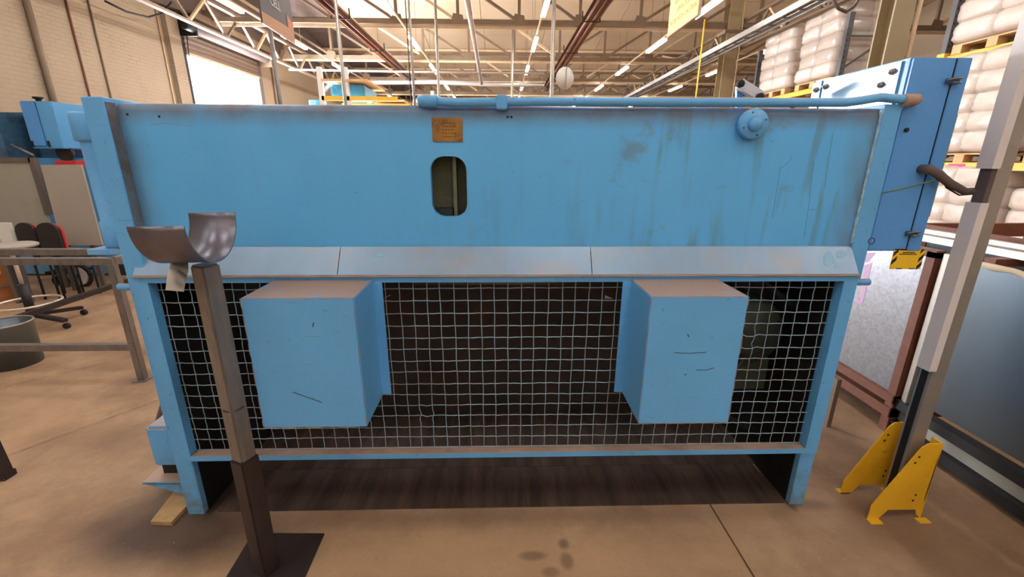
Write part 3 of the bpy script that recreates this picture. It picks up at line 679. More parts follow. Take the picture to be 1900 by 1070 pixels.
for t, pts in ((c1, [(543, 727), (597, 746)]), (c1, [(582, 598), (580, 606)]), (c2, [(1252, 654), (1280, 655), (1310, 653)]), (c2, [(1292, 686), (1312, 686), (1325, 682)]), (c2, [(1270, 696), (1274, 693)]), (c2, [(1276, 620), (1278, 625)])):
    part('scratch', MB().tube([at(x, y, Y=1.3715) for x, y in pts], .0011 if len(pts) > 2 else .0014, 4), blacks, t)
# inside of the machine behind the mesh
part('bed_plate', B(PX1, QX0, 2.42, 2.47, .0, 1.02), darks, M)
part('light_stop_plate', B(PX1, QX0, 2.2, 2.25, 1.03, 1.70), blacks, M)  # added plate, stops light coming in from above at the back
ob = part('clamp_beam', B(PX1, QX0, 2.12, 2.19, .985, 1.075), darks, M)
for px in (250, 800, 885, 962, 1050, 1130): 
    p = at(px, 548, Y=2.119); part('clamp_slot', B(p.x-.035, p.x+.035, 2.112, 2.121, .995, 1.05), blacks, ob)
part('polished_bar', MB().tube([at(770, 523, Y=2.05), at(1080, 523, Y=2.05)], .014, 8), steel, M)
for px in (718, 1130):
    p = at(px, 552, Y=2.0); part('light_slit', MB().prism([(p.x-.02, 2.0, p.z-.004), (p.x+.02, 2.0, p.z+.012 if px < 900 else p.z-.006), (p.x+.012 if px < 900 else p.x-.02, 2.0, p.z+.012), ], (0, .003, 0)), trunk, M)  # white pieces stand in for slits of light behind the mesh
mo = part('drive_motor', MB().lathe((1.12, 1.78, .80), (0, 1, 0), [(.03, -.02), (.15, 0), (.165, .02), (.165, .3), (.12, .34)], 28), green, M, 'dark green motor behind the mesh')
part('motor_foot', B(.98, 1.26, 1.82, 2.05, .5, .66), green, mo)
part('motor_cable', MB().tube([(1.1, 1.76, .7), (1.02, 1.74, .55), (1.05, 1.76, .4), (1.2, 1.8, .3)], .012, 6), rubber, mo)
0 and part('tie_rod', MB().tube([(PX1, 2.3, .32), (QX0, 2.3, .32)], .04, 12), darks, M)
# lower foot plates
# pivot arm on top right
pv = part('pivot_arm', MB().bar(at(1372, 156, Y=2.3), at(1412, 181, Y=2.3), .04, .045), trunk, M, 'pale pivot arm')
for px, py in ((1372, 156), (1408, 180)):
    p = at(px, py, Y=2.27); part('pivot_bolt', MB().lathe(p, (0, -1, 0), [(.018, 0), (.018, .02), (.009, .024)], 8), blacks, pv)
part('arm_support', MB().bar(at(1371, 160, Y=2.33), at(1371, 200, Y=2.33), .03, .02), blue, pv)
# hydraulic cylinder on the left
hx, hy = -1.545, 1.80
hc = part('hydraulic_cylinder', MB().lathe((hx, hy, 1.205), (0, 0, 1), [(.062, 0), (.069, .008), (.069, .10), (.062, .105), (.062, .40), (.062, .405), (.073, .407), (.076, .412), (.076, .50), (.072, .508), (.001, .508)], 32), blue, M)
part('mounting_bracket', MB().box(hx, PX0, hy-.03, hy+.03, 1.27, 1.33).box(hx, PX0, hy-.03, hy+.03, 1.62, 1.70), blue, hc)
part('base_flange', B(hx-.085, PX0, hy-.09, hy+.09, 1.185, 1.205), blue, hc)
# lower left box, bracket and rod
lb = part('foot_housing', MB().box(-1.63, PX0, 1.74, 2.08, .165, .375, bev=.012), blue, M, 'blue housing with rusty top beside the left leg')
part('shelf_bracket', MB().prism([(-1.66, 1.70, .103), (PX0, 1.70, .103), (PX0, 1.70, .0), (-1.50, 1.70, .045)], (0, .012, 0)), blue, M)
part('bracket_shelf', B(-1.665, PX0, 1.70, 2.05, .10, .112), blue, M)
part('rubber_pad', B(-1.61, PX0, 1.76, 2.05, .112, .165), blacks, M)
a, b = at(289, 795, Y=1.95), at(306, 736, Y=2.0)
part('lever_rod', MB().tube([a, b, b+(b-a)*.5], .012, 10), steel, M)
# ---- control cabinet
cab = part('control_cabinet', MB().box(1.49, 1.708, 1.70, 2.20, 1.198, 1.912, bev=.003), bluecab, M, 'tall blue electrical cabinet on the right end')
part('cabinet_door', MB().box(1.494, 1.650, 1.690, 1.702, 1.202, 1.908, bev=.002), bluecab, cab)
part('door_gap', B(1.650, 1.654, 1.690, 1.70, 1.202, 1.908), blacks, cab); part('hinge_strip', B(1.654, 1.708, 1.688, 1.70, 1.200, 1.910, bev=.002), bluecab, cab)  # black strip stands in for the shadow in the door seam
part('side_panel', MB().box(1.483, 1.490, 1.73, 2.13, 1.215, 1.905), bluegloss, cab)
part('side_panel', MB().box(1.483, 1.490, 2.145, 2.20, 1.215, 1.905), bluegloss, cab)
for y, z in ((1.76, 1.875), (1.80, 1.835), (2.11, 1.875), (2.17, 1.870)):
    part('hex_bolt', MB().lathe((1.483, y, z), (-1, 0, 0), [(.013, 0), (.013, .004), (.009, .004), (.009, .012), (.004, .012), (.004, .018)], 6), steel, cab)
for px, py in ((1765, 151), (1690, 432)):
    p = at(px, py, Y=1.69)
    la = part('toggle_latch', MB().box(p.x-.025, p.x+.022, 1.678, 1.69, p.z-.009, p.z+.009, bev=.002), bluedark, cab)
    part('latch_arm', MB().tube([(p.x-.03, 1.676, p.z), (p.x-.012, 1.668, p.z+.007), (p.x+.02, 1.672, p.z+.008)], .004, 6).tube([(p.x-.012, 1.668, p.z-.007), (p.x+.02, 1.672, p.z-.008)], .004, 6), steel, cab)
p = at(1681, 241, Y=1.689); part('key_lock', MB().lathe(p, (0, -1, 0), [(.008, 0), (.008, .006), (.004, .007)], 10), blacks, cab)
p = at(1617, 447, Y=1.619); part('weld_ring', MB().tube([(p.x+.012*math.cos(k*.524), 1.619, p.z+.012*math.sin(k*.524)) for k in range(13)], .0016, 5), darks, M)
# warning label hanging under the cabinet
a, b = at(1659, 467, Y=1.69), at(1707, 499, Y=1.69); t = part('warning_plate', B(a.x, b.x, 1.690, 1.693, b.z, a.z+.012), mat('warning_yellow', (252, 206, 44), .4), cab, 'yellow and black striped warning plate with worn text')
W_, H_ = b.x-a.x, a.z+.012-b.z
for (u, v) in ((0, .72), (0, .30), (.86, .86), (.86, .42), (.86, .04)):
    x = a.x+u*W_; z = b.z+v*H_
    part('hazard_stripe', MB().prism([(x, 1.6895, z-.02+.012), (x+.14*W_, 1.6895, min(z+.012, a.z+.012)), (x+.14*W_, 1.6895, min(z+.012+.018, a.z+.012)), (x, 1.6895, z+.010)], (0, .0006, 0)), black, t)
for u in (.2, .62): 
    for v in (0.0, .93): part('hazard_stripe', B(a.x+u*W_, a.x+(u+.2)*W_, 1.6893, 1.6899, b.z+v*H_, b.z+(v+.05)*H_), black, t)
for v, u0_, u1_ in ((.80, .28, .68), (.72, .18, .75)): part('worn_text', B(a.x+u0_*W_, a.x+u1_*W_, 1.6892, 1.6899, b.z+v*H_, b.z+(v+.045)*H_), ink, t)
# grey board edge behind the cabinet
a, b = at(1778, 212, Y=2.0), at(1722, 412, Y=1.95)
part('rear_guard_board', B(1.709, a.x, 2.0, 2.03, 1.30, at(1778, 212, Y=2.0).z), greyp, cab, 'grey board edge behind the cabinet')

# cable from cabinet to post, green wire
p0 = at(1707, 314, Y=1.69); p3 = at(1832, 345, Y=1.60)
t = thing('flexible_conduit', 'brown flexible conduit sagging from the blue cabinet to the aluminium post', 'cable', p0)
part('conduit_hose', MB().tube([p0+Vector((0, .01, 0)), at(1722, 313, Y=1.665), at(1740, 322, Y=1.655), at(1762, 340, Y=1.65), at(1790, 355, Y=1.64), at(1812, 354, Y=1.62), p3], [.017, .018, .017, .015, .014, .0135, .013], 10), cable, t)
part('thin_wire', MB().tube([at(1745, 326, Y=1.65), at(1756, 348, Y=1.655), at(1780, 362, Y=1.65), at(1805, 360, Y=1.64)], .003, 6), rubber, t)
solo('earth_wire', MB().tube([at(1636, 358, Y=1.60), at(1665, 352, Y=1.61), at(1700, 343, Y=1.64), at(1728, 336, Y=1.655), at(1745, 335, Y=1.655)], .0032, 6), greenw, 'thin green earth wire stretched across the blue cabinet', 'wire')

# floor plates under the machine
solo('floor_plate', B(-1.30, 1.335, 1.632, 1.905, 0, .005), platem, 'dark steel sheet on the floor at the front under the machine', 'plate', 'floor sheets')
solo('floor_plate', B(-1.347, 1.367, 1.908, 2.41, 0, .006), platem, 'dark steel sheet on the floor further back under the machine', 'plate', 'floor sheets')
# wood block by left foot
a, b, c, d_ = at(279, 967, Z=.02), at(318, 968, Z=.02), at(358, 925, Z=.02), at(325, 908, Z=.02)
solo('timber_offcut', MB().prism([Vector((v.x, v.y, .0)) for v in (a, b, c, d_)], (0, 0, .02)), pine, 'pale pine offcut lying by the left foot of the machine', 'wood')

# ================================================================== PIPE STAND in the foreground
S = thing('pipe_stand', 'steel pipe stand with half-round cradle in front of the machine', 'stand', (-.925, 1.33, 0))
part('base_plate', MB().prism([Vector((p.x, p.y, 0)) for p in (at(470, 990, Z=0), at(602, 991, Z=0), at(560, 1085, Z=0), at(412, 1085, Z=0))], (0, 0, .006)), tubedark, S)
def sq(cx, cy, s, z0, z1, rot):
    mb = MB(); c_, s_ = math.cos(rot), math.sin(rot)
    mb.prism([(cx+(i*c_-j*s_)*s/2, cy+(i*s_+j*c_)*s/2, z0) for i, j in ((-1, -1), (1, -1), (1, 1), (-1, 1))], (0, 0, z1-z0))
    bmesh.ops.bevel(mb.bm, geom=list(mb.bm.edges), offset=s*.1, segments=2, affect='EDGES'); return mb
ROT = math.radians(-24)
part('lower_tube', sq(-.925, 1.335, .068, .006, .525, ROT), tubedark, S, 'dark lower tube')
part('upper_tube', sq(-.925, 1.335, .058, .52, 1.235, ROT), steel, S, 'lighter upper tube')
part('weld_bead', MB().tube([(-.925+.032*math.cos(k*.6), 1.335+.032*math.sin(k*.6), .728) for k in range(12)], .003, 5), tubedark, S)
cx_, cy_, zr, w_, l_, th, tl, dp = -.9325, 1.3077, 1.379, .2726, .1428, .0769, .0196, .130
A_ = Vector((math.cos(th), math.sin(th), 0)); Cv = Vector((-math.sin(th), math.cos(th), 0))*math.cos(tl)+Vector((0, 0, math.sin(tl))); Nn = A_.cross(Cv)
mb = MB(); c0 = Vector((cx_, cy_, zr)); grid = []
for k in range(33):
    an = math.pi*k/32; row = []
    for rr_ in (1, .972):
        for s in (-1, 1): row.append(mb.bm.verts.new(c0+A_*s*l_/2+Cv*math.cos(an)*w_/2*rr_-Nn*math.sin(an)*dp*rr_))
    grid.append(row)
for A2, B2 in zip(grid, grid[1:]):
    for i, j in ((0, 1), (1, 3), (3, 2), (2, 0)):
        f = mb.bm.faces.new((A2[i], A2[j], B2[j], B2[i])); f.smooth = (i, j) in ((0, 1), (3, 2))
for g_ in (grid[0], grid[-1]): mb.bm.faces.new((g_[0], g_[1], g_[3], g_[2]))
part('cradle', mb, cradle_m, S, 'half-round rolled plate cradle')
# bright strip hanging under the cradle
ya = 1.27
pts = [at(316, 487, Y=ya+.03), at(313, 500, Y=ya+.012), at(309, 520, Y=ya), at(307, 538, Y=ya-.004)]
ptr = [at(349, 487, Y=ya+.03), at(350, 500, Y=ya+.012), at(345, 520, Y=ya), at(341, 541, Y=ya-.004)]
mb = MB(); vv = [[mb.bm.verts.new(p) for p in q_] for q_ in zip(pts, ptr)]
for a2, b2 in zip(vv, vv[1:]): f = mb.bm.faces.new((a2[0], a2[1], b2[1], b2[0])); f.smooth = True
bmesh.ops.solidify(mb.bm, geom=list(mb.bm.faces), thickness=.002)
part('bright_tab', mb, bright, S, 'bright bent metal tab under the cradle')

# ================================================================== POST with yellow brackets (right)
pa = at(1668, 905, Y=1.61); pxx = 1.835
T = thing('machine_post', 'tall aluminium channel post with white trunking in yellow floor brackets', 'post', (pxx, 1.61, 0))
part('channel', MB().box(pxx-.03, pxx+.03, 1.585, 1.59, 0, 3.3).box(pxx-.03, pxx-.025, 1.59, 1.64, 0, 3.3).box(pxx+.025, pxx+.03, 1.59, 1.64, 0, 3.3), alu, T)
part('channel_slot', B(pxx-.036, pxx-.030, 1.60, 1.625, .0, 3.3), blacks, T)
zt1, zt2, zt3 = at(1720, 690, Y=1.57).z, at(1800, 377, Y=1.57).z, at(1832, 313, Y=1.57).z
part('trunking', B(pxx-.062, pxx-.03, 1.572, 1.628, zt1, zt2), trunk, T); part('trunking', B(pxx-.062, pxx-.03, 1.572, 1.628, zt3, 3.2), trunk, T)
part('cable_box', B(pxx-.05, pxx-.03, 1.58, 1.62, zt2, zt3), cable, T)
def yplate(y):
    zt = .403
    pts = [(1.653, y, 0), (1.655, y, .075), (1.80, y, .375), (1.825, y, .395), (1.885, y, .395), (1.897, y, .0), (1.872, y, .022), (1.865, y, .05), (1.735, y, .05), (1.70, y, .0)]
    if y > 1.6: pts = [(p[0]-.004, p[1], p[2]) for p in pts]
    t = part('yellow_bracket', MB().prism(pts, (0, .005, 0)), yellow, T, 'yellow triangular floor bracket')
    s = -1 if y < 1.6 else 1
    part('bracket_foot', B(1.645, 1.70, min(y, y+s*.03), max(y, y+s*.03), 0, .005), yellow, t); part('bracket_foot', B(1.87, 1.92, min(y, y+s*.03), max(y, y+s*.03), 0, .005), yellow, t)
    for x, z in ((1.80, .33), (1.79, .30), (1.84, .13), (1.835, .10)): part('bolt_hole', MB().lathe((x, y-.001, z), (0, 1, 0), [(.005, 0), (.005, .002)], 8), blacks, t)
    part('bracket_lip', MB().box(1.885, 1.89, min(y, y-s*.05), max(y, y-s*.05), .10, .395), yellow, t)
yplate(1.53); yplate(1.686)

# ================================================================== FRAMED SHEETS on the right
def crate(name, x, y0, y1, z0, z1, lab, sheet, fram, fw_=.05):
    t = thing(name, lab, 'crate', (x, (y0+y1)/2, 0), 'framed sheet crates')
    part('sheet', B(x+.012, x+.02, y0+.02, y1-.02, z0, z1), sheet, t)
    part('frame_post', B(x-.01, x+.04, y0, y0+fw_, 0, z1+.03), fram, t); part('frame_post', B(x-.01, x+.04, y1-fw_, y1, 0, z1+.03), fram, t)
    part('frame_rail', B(x-.01, x+.04, y0, y1, z1, z1+.04), fram, t); part('frame_rail', B(x-.02, x+.04, y0, y1, z0-.05, z0), fram, t)
    part('frame_rail', B(x-.02, x+.4, y0, y1, z0-.14, z0-.08), fram, t)
    return t
t = crate('framed_sheet_stack', 2.30, 2.17, 4.2, .24, 1.06, 'bright galvanised sheets in a red-brown timber frame behind the cabinet', galv, timber_r)
for k, pp in enumerate(([(1603, 492), (1618, 487), (1601, 562), (1594, 565)], [(1583, 556), (1592, 552), (1597, 566), (1590, 562)], [(1600, 470), (1625, 468), (1612, 484), (1605, 488)])):
    part('painted_mark', MB().prism([at(x, y, X=2.311) for x, y in pp], (.001, 0, 0)), pinkpaint, t)
t = thing('steel_sheet_stack', 'large dull galvanised sheet stood on a black skid right of the post', 'sheet', (2.3, 1.4, 0), 'framed sheet crates')
a, b = at(1745, 475, X=2.33), at(1900, 530, X=2.33)
part('sheet', MB().prism([(2.33, 2.13, .26), (2.33, 2.13, 1.07), (2.33, .4, 1.02), (2.33, .4, .26)], (.02, 0, 0)), galvdull, t)
part('edge_strip', B(2.31, 2.335, 2.12, 2.15, .2, 1.09), alu, t)
part('torn_foam_edge', MB().tube([(2.33+.01*math.sin(i*2.3), 2.0-.08*i, 1.075-.0028*i+.008*math.sin(i*3.7)) for i in range(20)], [.012+.006*math.sin(i*1.7)**2 for i in range(20)], 7), mat('foam', (196, 176, 150), .8), t)
part('skid_rail', B(2.30, 2.36, .4, 2.18, .17, .225), rubber, t); part('skid_rail', B(2.30, 2.36, .4, 2.18, .03, .085), rubber, t)
part('skid_infill', B(2.34, 2.38, .4, 2.16, .085, .17), greyp, t)
t = thing('extrusion_bundle', 'bundle of long silver aluminium extrusions laid across the crates', 'extrusions', (2.52, 1.6, 1.05))
for k, (dx, dz, r_) in enumerate(((0, 0, .022), (.05, .004, .018), (.10, .0, .022), (.03, .035, .014), (.15, .003, .018))):
    part('extrusion', MB().bar((2.47+dx, 2.62, 1.125+dz), (2.47+dx, .5, 1.125+dz), r_*2, r_*1.6), alu if k % 2 else duct, t)
part('timber_bearer', B(2.36, 2.8, 1.95, 2.0, 1.07, 1.105), timber_r, t); part('timber_bearer', B(2.36, 2.8, 1.15, 1.20, 1.07, 1.105), timber_r, t)
t = thing('timber_crate', 'open red-brown timber crate behind the silver extrusions', 'crate', (3.3, 2.4, 0))
part('side_board', B(2.88, 2.92, .6, 2.95, 1.05, 1.14), timber_r, t); part('side_board', B(3.7, 3.74, .6, 2.95, 1.05, 1.14), timber_r, t); part('side_board', B(2.92, 3.7, 2.91, 2.95, 1.05, 1.14), timber_r, t)
for x in (2.92, 3.66):
    for y in (.62, 2.86): part('corner_post', B(x, x+.04, y, y+.05, 0, 1.05), timber_r, t)
part('lining_sheet', B(2.925, 2.93, .6, 2.9, .1, 1.06), galvdull, t); part('crate_floor', B(2.92, 3.7, .6, 2.9, .08, .12), timber_r, t)
solo('loose_batten', MB().bar((2.75, 2.2, 1.095), (2.85, .9, 1.095), .03, .025), timber_r, 'loose red-brown batten lying beside the silver extrusions', 'batten')
a = at(1537, 792, Z=0); solo('stub_post', B(a.x-.012, a.x+.014, a.y, a.y+.03, 0, .32), truss_m, 'short dark wooden post behind the right leg of the machine', 'post')

# ================================================================== PALLET RACKING on the right
RX0, RX1 = 6.78, 7.85
rk = thing('pallet_rack', 'tall grey and yellow pallet racking loaded with wrapped sacks at right', 'racking', (7.3, 8, 0))
for y in (4.3, 7.15, 9.32, 12.35):
    for x in (RX0, RX1):
        u_ = part('upright', B(x-.05, x+.05, y-.04, y+.04, 0, 4.3 if y > 8 else 5.9), rackgrey, rk)
        if x == RX0:
            for k in range(24 if y < 8 else 10): part('punched_hole', B(x-.03, x-.01, y-.042, y-.039, 3.1+k*.1, 3.13+k*.1), blacks, u_)
    for z in (.4, 1.3, 2.2, 3.3): part('brace_bar', MB().bar((RX0, y, z), (RX1, y, z+.75), .04, .03), rackgrey, rk)
    for z in (1.2, 3.9): part('brace_bar', MB().bar((RX0, y, z), (RX1, y, z), .04, .03), rackgrey, rk)
for (ya_, yb_) in ((4.34, 7.11), (9.36, 12.31), (7.19, 9.28)):
    for z in (1.5, 3.03):
        if z > 3 and ya_ == 7.19: continue
        for x in (RX0, RX1): part('rack_beam', B(x-.03, x+.03, ya_, yb_, z-.06, z+.04), rackyel, rk)
for y in (5.0, 6.35): part('rack_label', B(RX0-.034, RX0-.03, y, y+.25, 1.46, 1.52), pink, rk)
part('upright_foot', B(RX0-.07, RX0+.07, 7.09, 7.21, 3.03, 3.12), rackyel, rk)
# pallets and wrapped sack loads
def make_pallet(x, y, z, label):
    t = thing('pallet', label, 'pallet', (x, y, z), 'timber pallets in the racking')
    for k in range(5): part('deck_board', B(x+k*.25, x+k*.25+.16, y, y+1.1, z+.11, z+.13), timber, t)
    for yy in (0, .48, .96):
        part('bearer', B(x, x+1.16, y+yy, y+yy+.14, z+.09, z+.11), timber, t)
        for xx in (0, .5, 1.02): part('block', B(x+xx, x+xx+.14, y+yy, y+yy+.14, z+.02, z+.09), timber, t)
        part('bottom_board', B(x, x+1.16, y+yy, y+yy+.14, z, z+.02), timber, t)
    return t
def bag_mesh(seed):
    bm = bmesh.new(); bmesh.ops.create_cube(bm, size=1); bmesh.ops.subdivide_edges(bm, edges=bm.edges, cuts=4, use_grid_fill=True)
    rb = random.Random(seed)
    for v in bm.verts:
        x, y, z = v.co*2; L4 = (abs(x)**5+abs(y)**5+abs(z)**5)**(1/5)
        s = 1/max(L4, 1e-6) if L4 > .001 else 1
        v.co = Vector((x*s*max(abs(x), abs(y), abs(z)), y*s*max(abs(x), abs(y), abs(z)), z*s*max(abs(x), abs(y), abs(z))))*.5
        v.co += Vector((rb.uniform(-.012, .012), rb.uniform(-.012, .012), rb.uniform(-.03, .03)))
    for f in bm.faces: f.smooth = True
    me = bpy.data.meshes.new('bag'); bm.to_mesh(me); bm.free(); me.materials.append(bagm); return me
BAGS = [bag_mesh(k) for k in range(4)]
rb = random.Random(5)
def load(x, y, z, layers, label, tag_xy=None, hgt=.262):
    t = thing('sack_stack', label, 'sacks', (x, y, z), 'stretch-wrapped sack stacks')
    for k in range(layers):
        split = k % 2
        for i in range(2):
            for j in range(2):
                o = bpy.data.objects.new('bag', BAGS[rb.randrange(4)]); C.objects.link(o); o.parent = t
                wx, wy = (.74, .70)
                o.location = (.30+i*.56+rb.uniform(-.02, .02), .27+j*.54+rb.uniform(-.02, .02), hgt*(k+.5)); o.scale = (wx, wy, hgt*1.26); o.rotation_euler = (0, 0, rb.uniform(-.04, .04)); o['_w'] = (0, 0, 0)
    if tag_xy:
        part('blue_label', B(x-.02, x-.012, y+tag_xy[0], y+tag_xy[0]+.12, z+tag_xy[1], z+tag_xy[1]+.12), bluelabel, t)
    return t
spots = [(10.95, 3.07, 5, 'upper-shelf wrapped white sacks, farther of the two by the roof tray', (.25, .5)),
         (9.48, 3.07, 5, 'upper-shelf wrapped white sacks behind the stout column', (.2, .65)),
         (5.90, 3.07, 5, 'wrapped white sacks high up in the top right corner', (.45, .95)),
         (4.53, 3.07, 5, 'wrapped white sacks on the upper shelf nearest the frame edge', None),
         (8.15, 1.54, 5, 'wrapped white sacks with only the top showing behind the blue cabinet', None),
         (5.90, 1.54, 5, 'wrapped white sacks on the middle shelf right of the blue cabinet', (.3, .42)),
         (4.53, 1.54, 5, 'wrapped white sacks on the middle shelf behind the aluminium post', None),
         (5.85, 0, 5, 'wrapped white sacks at floor level beyond the timber crate', None),
         (4.48, 0, 4, 'wrapped white sacks at floor level right of the post', None)]
P0 = None
for (y, z, ly_, lab, tg) in spots:
    pl = 'timber pallet under the ' + lab.replace('wrapped white ', '')
    if P0 is None: P0 = make_pallet(6.72, y, z, pl)
    else: copy_thing(P0, (6.72, y, z), pl)
    load(6.74, y+.02, z+.165, ly_, lab, tg)

# ---- distant rack with blue goods left of centre
t = thing('pallet_rack', 'distant white-legged pallet rack holding blue wrapped goods', 'racking', (-4.6, 12, 0))
for px in (598, 645): p = at(px, 180, Y=12); part('upright', B(p.x-.06, p.x+.06, 11.95, 12.05, 0, 3.75), white, t)
p = at(620, 180, Y=12)
part('rack_beam', B(p.x-.3, p.x+1.6, 11.95, 12.05, 2.98, 3.08), rackyel, t)
part('rack_beam', B(p.x-.3, p.x+1.6, 13.4, 13.5, 2.98, 3.08), rackyel, t)
part('top_board', MB().box(p.x-.25, p.x+.9, 11.9, 13.6, 3.42, 3.47), timber, t)
solo('wrapped_goods', B(p.x-.12, p.x+.75, 12.1, 13.3, 3.08, 3.38, bev=.05), bluewrap, 'blue film-wrapped goods on the distant rack left of centre', 'goods')
for x_ in (.32, 2.2):
    for y_ in (14.0, 18.0): part('upright', B(p.x+x_-.05, p.x+x_+.05, y_-.05, y_+.05, 0, 3.5), white, t)
part('shelf_deck', B(p.x+.28, p.x+2.3, 13.95, 18.1, 2.95, 3.0), timber, t)
for k in range(5):
    y = 14+k*.8; solo('stacked_pallet', MB().box(p.x+.35+k*.22, p.x+1.35+k*.22, y, y+.7, 3.0, 3.14).box(p.x+.35+k*.22, p.x+1.35+k*.22, y, y+.7, 3.2, 3.26), timber, f'{["nearest","second","third","fourth","farthest"][k]} timber pallet behind the blue wrapped goods', 'pallet', 'distant pallets')
solo('blue_drum', MB().lathe((p.x-1.2, 14, 0), (0, 0, 1), [(.25, 0), (.25, 3.2)], 12), bluewrap, 'blue wrapped roll standing beside the distant white-legged rack', 'roll')

# ================================================================== LEFT BACKGROUND
G = thing('press_brake', 'second blue press brake standing against the cream wall at far left', 'machine', (-6, 5.9, 0))
def bx(pxa, pya, pxb, pyb, Y, dep, m, name, bev=.01, lab=None, root=None):
    a, b = at(pxa, pya, Y=Y), at(pxb, pyb, Y=Y)
    return part(name, B(a.x, b.x, Y, Y+dep, b.z, a.z, bev=bev), m, root or G, lab)
c = bx(35, 187, 88, 272, 5.7, .02, bluecab, 'housing_front'); 
a, b = at(35, 186, Y=5.7), at(92, 272, Y=5.7)
part('motor_housing', MB().box(-5.75, -5.38, 5.71, 6.6, 1.66, 2.2, bev=.01), blue, G)
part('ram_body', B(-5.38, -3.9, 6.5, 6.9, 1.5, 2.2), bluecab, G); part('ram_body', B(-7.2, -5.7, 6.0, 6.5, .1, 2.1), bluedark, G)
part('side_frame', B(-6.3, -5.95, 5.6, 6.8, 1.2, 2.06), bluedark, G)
part('machine_bed', B(-7.2, -4.0, 5.9, 6.6, .02, 1.55), blue, G)
p = at(72, 186, Y=6.0); part('filler_cap', MB().lathe((p.x, 6.0, 2.2), (0, 0, 1), [(.035, 0), (.03, .05), (.055, .06), (.055, .08)], 12), blacks, G)
part('lever', MB().tube([at(20, 268, Y=5.6), at(62, 288, Y=5.55)], .015, 6), steel, G)
part('drive_gear', MB().lathe(at(118, 283, Y=5.8), (0, 1, 0), [(.10, 0), (.10, .04), (.04, .05)], 14), darks, G)
for px in (60, 90): p = at(px, 266, Y=5.695); part('mounting_slot', B(p.x-.012, p.x+.012, 5.694, 5.70, p.z-.04, p.z+.03), blacks, G)
# grey panels in front of it
t = thing('screen_panel', 'large grey panel with brown rim standing before the second press', 'panel', (-5.9, 5.3, 0), 'grey screen panels')
a, b = at(-60, 292, Y=5.3), at(103, 455, Y=5.3)
part('panel_sheet', B(a.x, b.x, 5.3, 5.33, b.z, a.z), greyp, t); part('rim', B(a.x, b.x+.02, 5.28, 5.34, a.z-.05, a.z), brownrim, t); part('rim', B(b.x, b.x+.06, 5.28, 5.34, .9, a.z), brownrim, t)
part('panel_leg', B(a.x, a.x+.05, 5.3, 5.34, 0, b.z), brownrim, t); part('panel_leg', B(b.x-.05, b.x, 5.3, 5.34, 0, b.z), brownrim, t)
t = thing('screen_panel', 'plain lighter grey panel leaning right of the brown-rimmed one', 'panel', (-5.2, 5.2, 0), 'grey screen panels')
part('panel_sheet', MB().prism([at(75, 306, Y=5.15), at(150, 305, Y=5.15), at(190, 455, Y=5.15), at(115, 455, Y=5.15)], (0, .02, 0)), greyp2, t)
p = at(150, 455, Y=5.17); part('panel_leg', B(p.x-.25, p.x-.2, 5.17, 5.2, 0, p.z+.05), brownrim, t); part('panel_leg', B(p.x+.1, p.x+.15, 5.17, 5.2, 0, p.z+.05), brownrim, t)
a, b = at(101, 298, Y=5.4), at(141, 306, Y=5.4); part('guard_strip', B(a.x, b.x, 5.4, 5.93, b.z-.02, a.z), redm, G, 'bright red guard strip')
# chairs with rounded backs
for k, (x0_, x1_, lab) in enumerate(((-5.225, -5.02, 'black round-backed chair, left of the pair before the grey panel'), (-5.005, -4.775, 'black round-backed chair with red side, right of the pair'))):
    Yc = 4.75; top = .885; zb_ = .60
    t = thing('low_chair', lab, 'chair', ((x0_+x1_)/2, Yc, 0), 'round-backed chairs')
    pts = [(x0_, Yc, zb_), (x0_, Yc, top-.09)] + [((x0_+x1_)/2-(x1_-x0_)/2*math.cos(math.radians(q)), Yc, top-.09+.09*math.sin(math.radians(q))) for q in range(20, 180, 20)] + [(x1_, Yc, top-.09), (x1_, Yc, zb_)]
    part('backrest', MB().prism(pts, (0, .03, 0)), black, t); part('back_trim', MB().prism([(p_[0]+.012, Yc+.032, p_[2]-.01) for p_ in pts], (0, .02, 0)), redm, t)
    part('seat', B(x0_+.002, x1_-.002, Yc+.05, Yc+.32, .44, .49, bev=.015), black, t)
    for i in (x0_+.02, x1_-.02): 
        for j in (Yc+.07, Yc+.3): part('leg', MB().tube([(i, j, 0), (i, j, .45)], .012, 6), blacks, t)
    part('back_stay', B((x0_+x1_)/2-.03, (x0_+x1_)/2+.03, Yc+.03, Yc+.05, .45, .62), blacks, t)
# white box on the cabinet
a, b = at(18, 456, Y=4.6), at(44, 420, Y=4.6)
# orange cabinet with label and handle
cb = thing('drawer_cabinet', 'orange-brown wooden drawer cabinet at the left edge behind the frame', 'cabinet', (-5.2, 4.9, 0))
A3, B3 = at(-60, 577, Z=0), at(58, 551, Z=0); d3 = (B3-A3).normalized(); n3 = Vector((d3.y, -d3.x, 0)); U = Vector((0, 0, 1))
def fpan(name, u0, u1, z0, z1, t0, t1, m, par, lab=None):
    return part(name, MB().prism([B3-d3*u0+U*z0+n3*t0, B3-d3*u1+U*z0+n3*t0, B3-d3*u1+U*z1+n3*t0, B3-d3*u0+U*z1+n3*t0], n3*(t1-t0)), m, par, lab)
fpan('carcass', 0, .62, .02, .55, 0, -.42, orange, cb); fpan('plinth', .02, .60, 0, .02, -.02, -.40, blacks, cb)
dr = fpan('drawer_front', .02, .60, .06, .28, 0, .012, orange, cb); fpan('handle', .13, .28, .175, .19, .012, .035, steel, dr)
fpan('drawer_front', .02, .60, .295, .53, 0, .012, orange, cb)
fpan('paper_label', .07, .12, .36, .53, .012, .015, paper, cb); fpan('paper_label', .18, .25, .33, .51, .012, .015, paper, cb)
solo('white_carton', MB().box(-5.36, -5.24, 4.72, 4.77, .56, .82).box(-5.355, -5.245, 4.722, 4.768, .82, .885), white, 'small white carton standing beside the round-backed chairs', 'box')
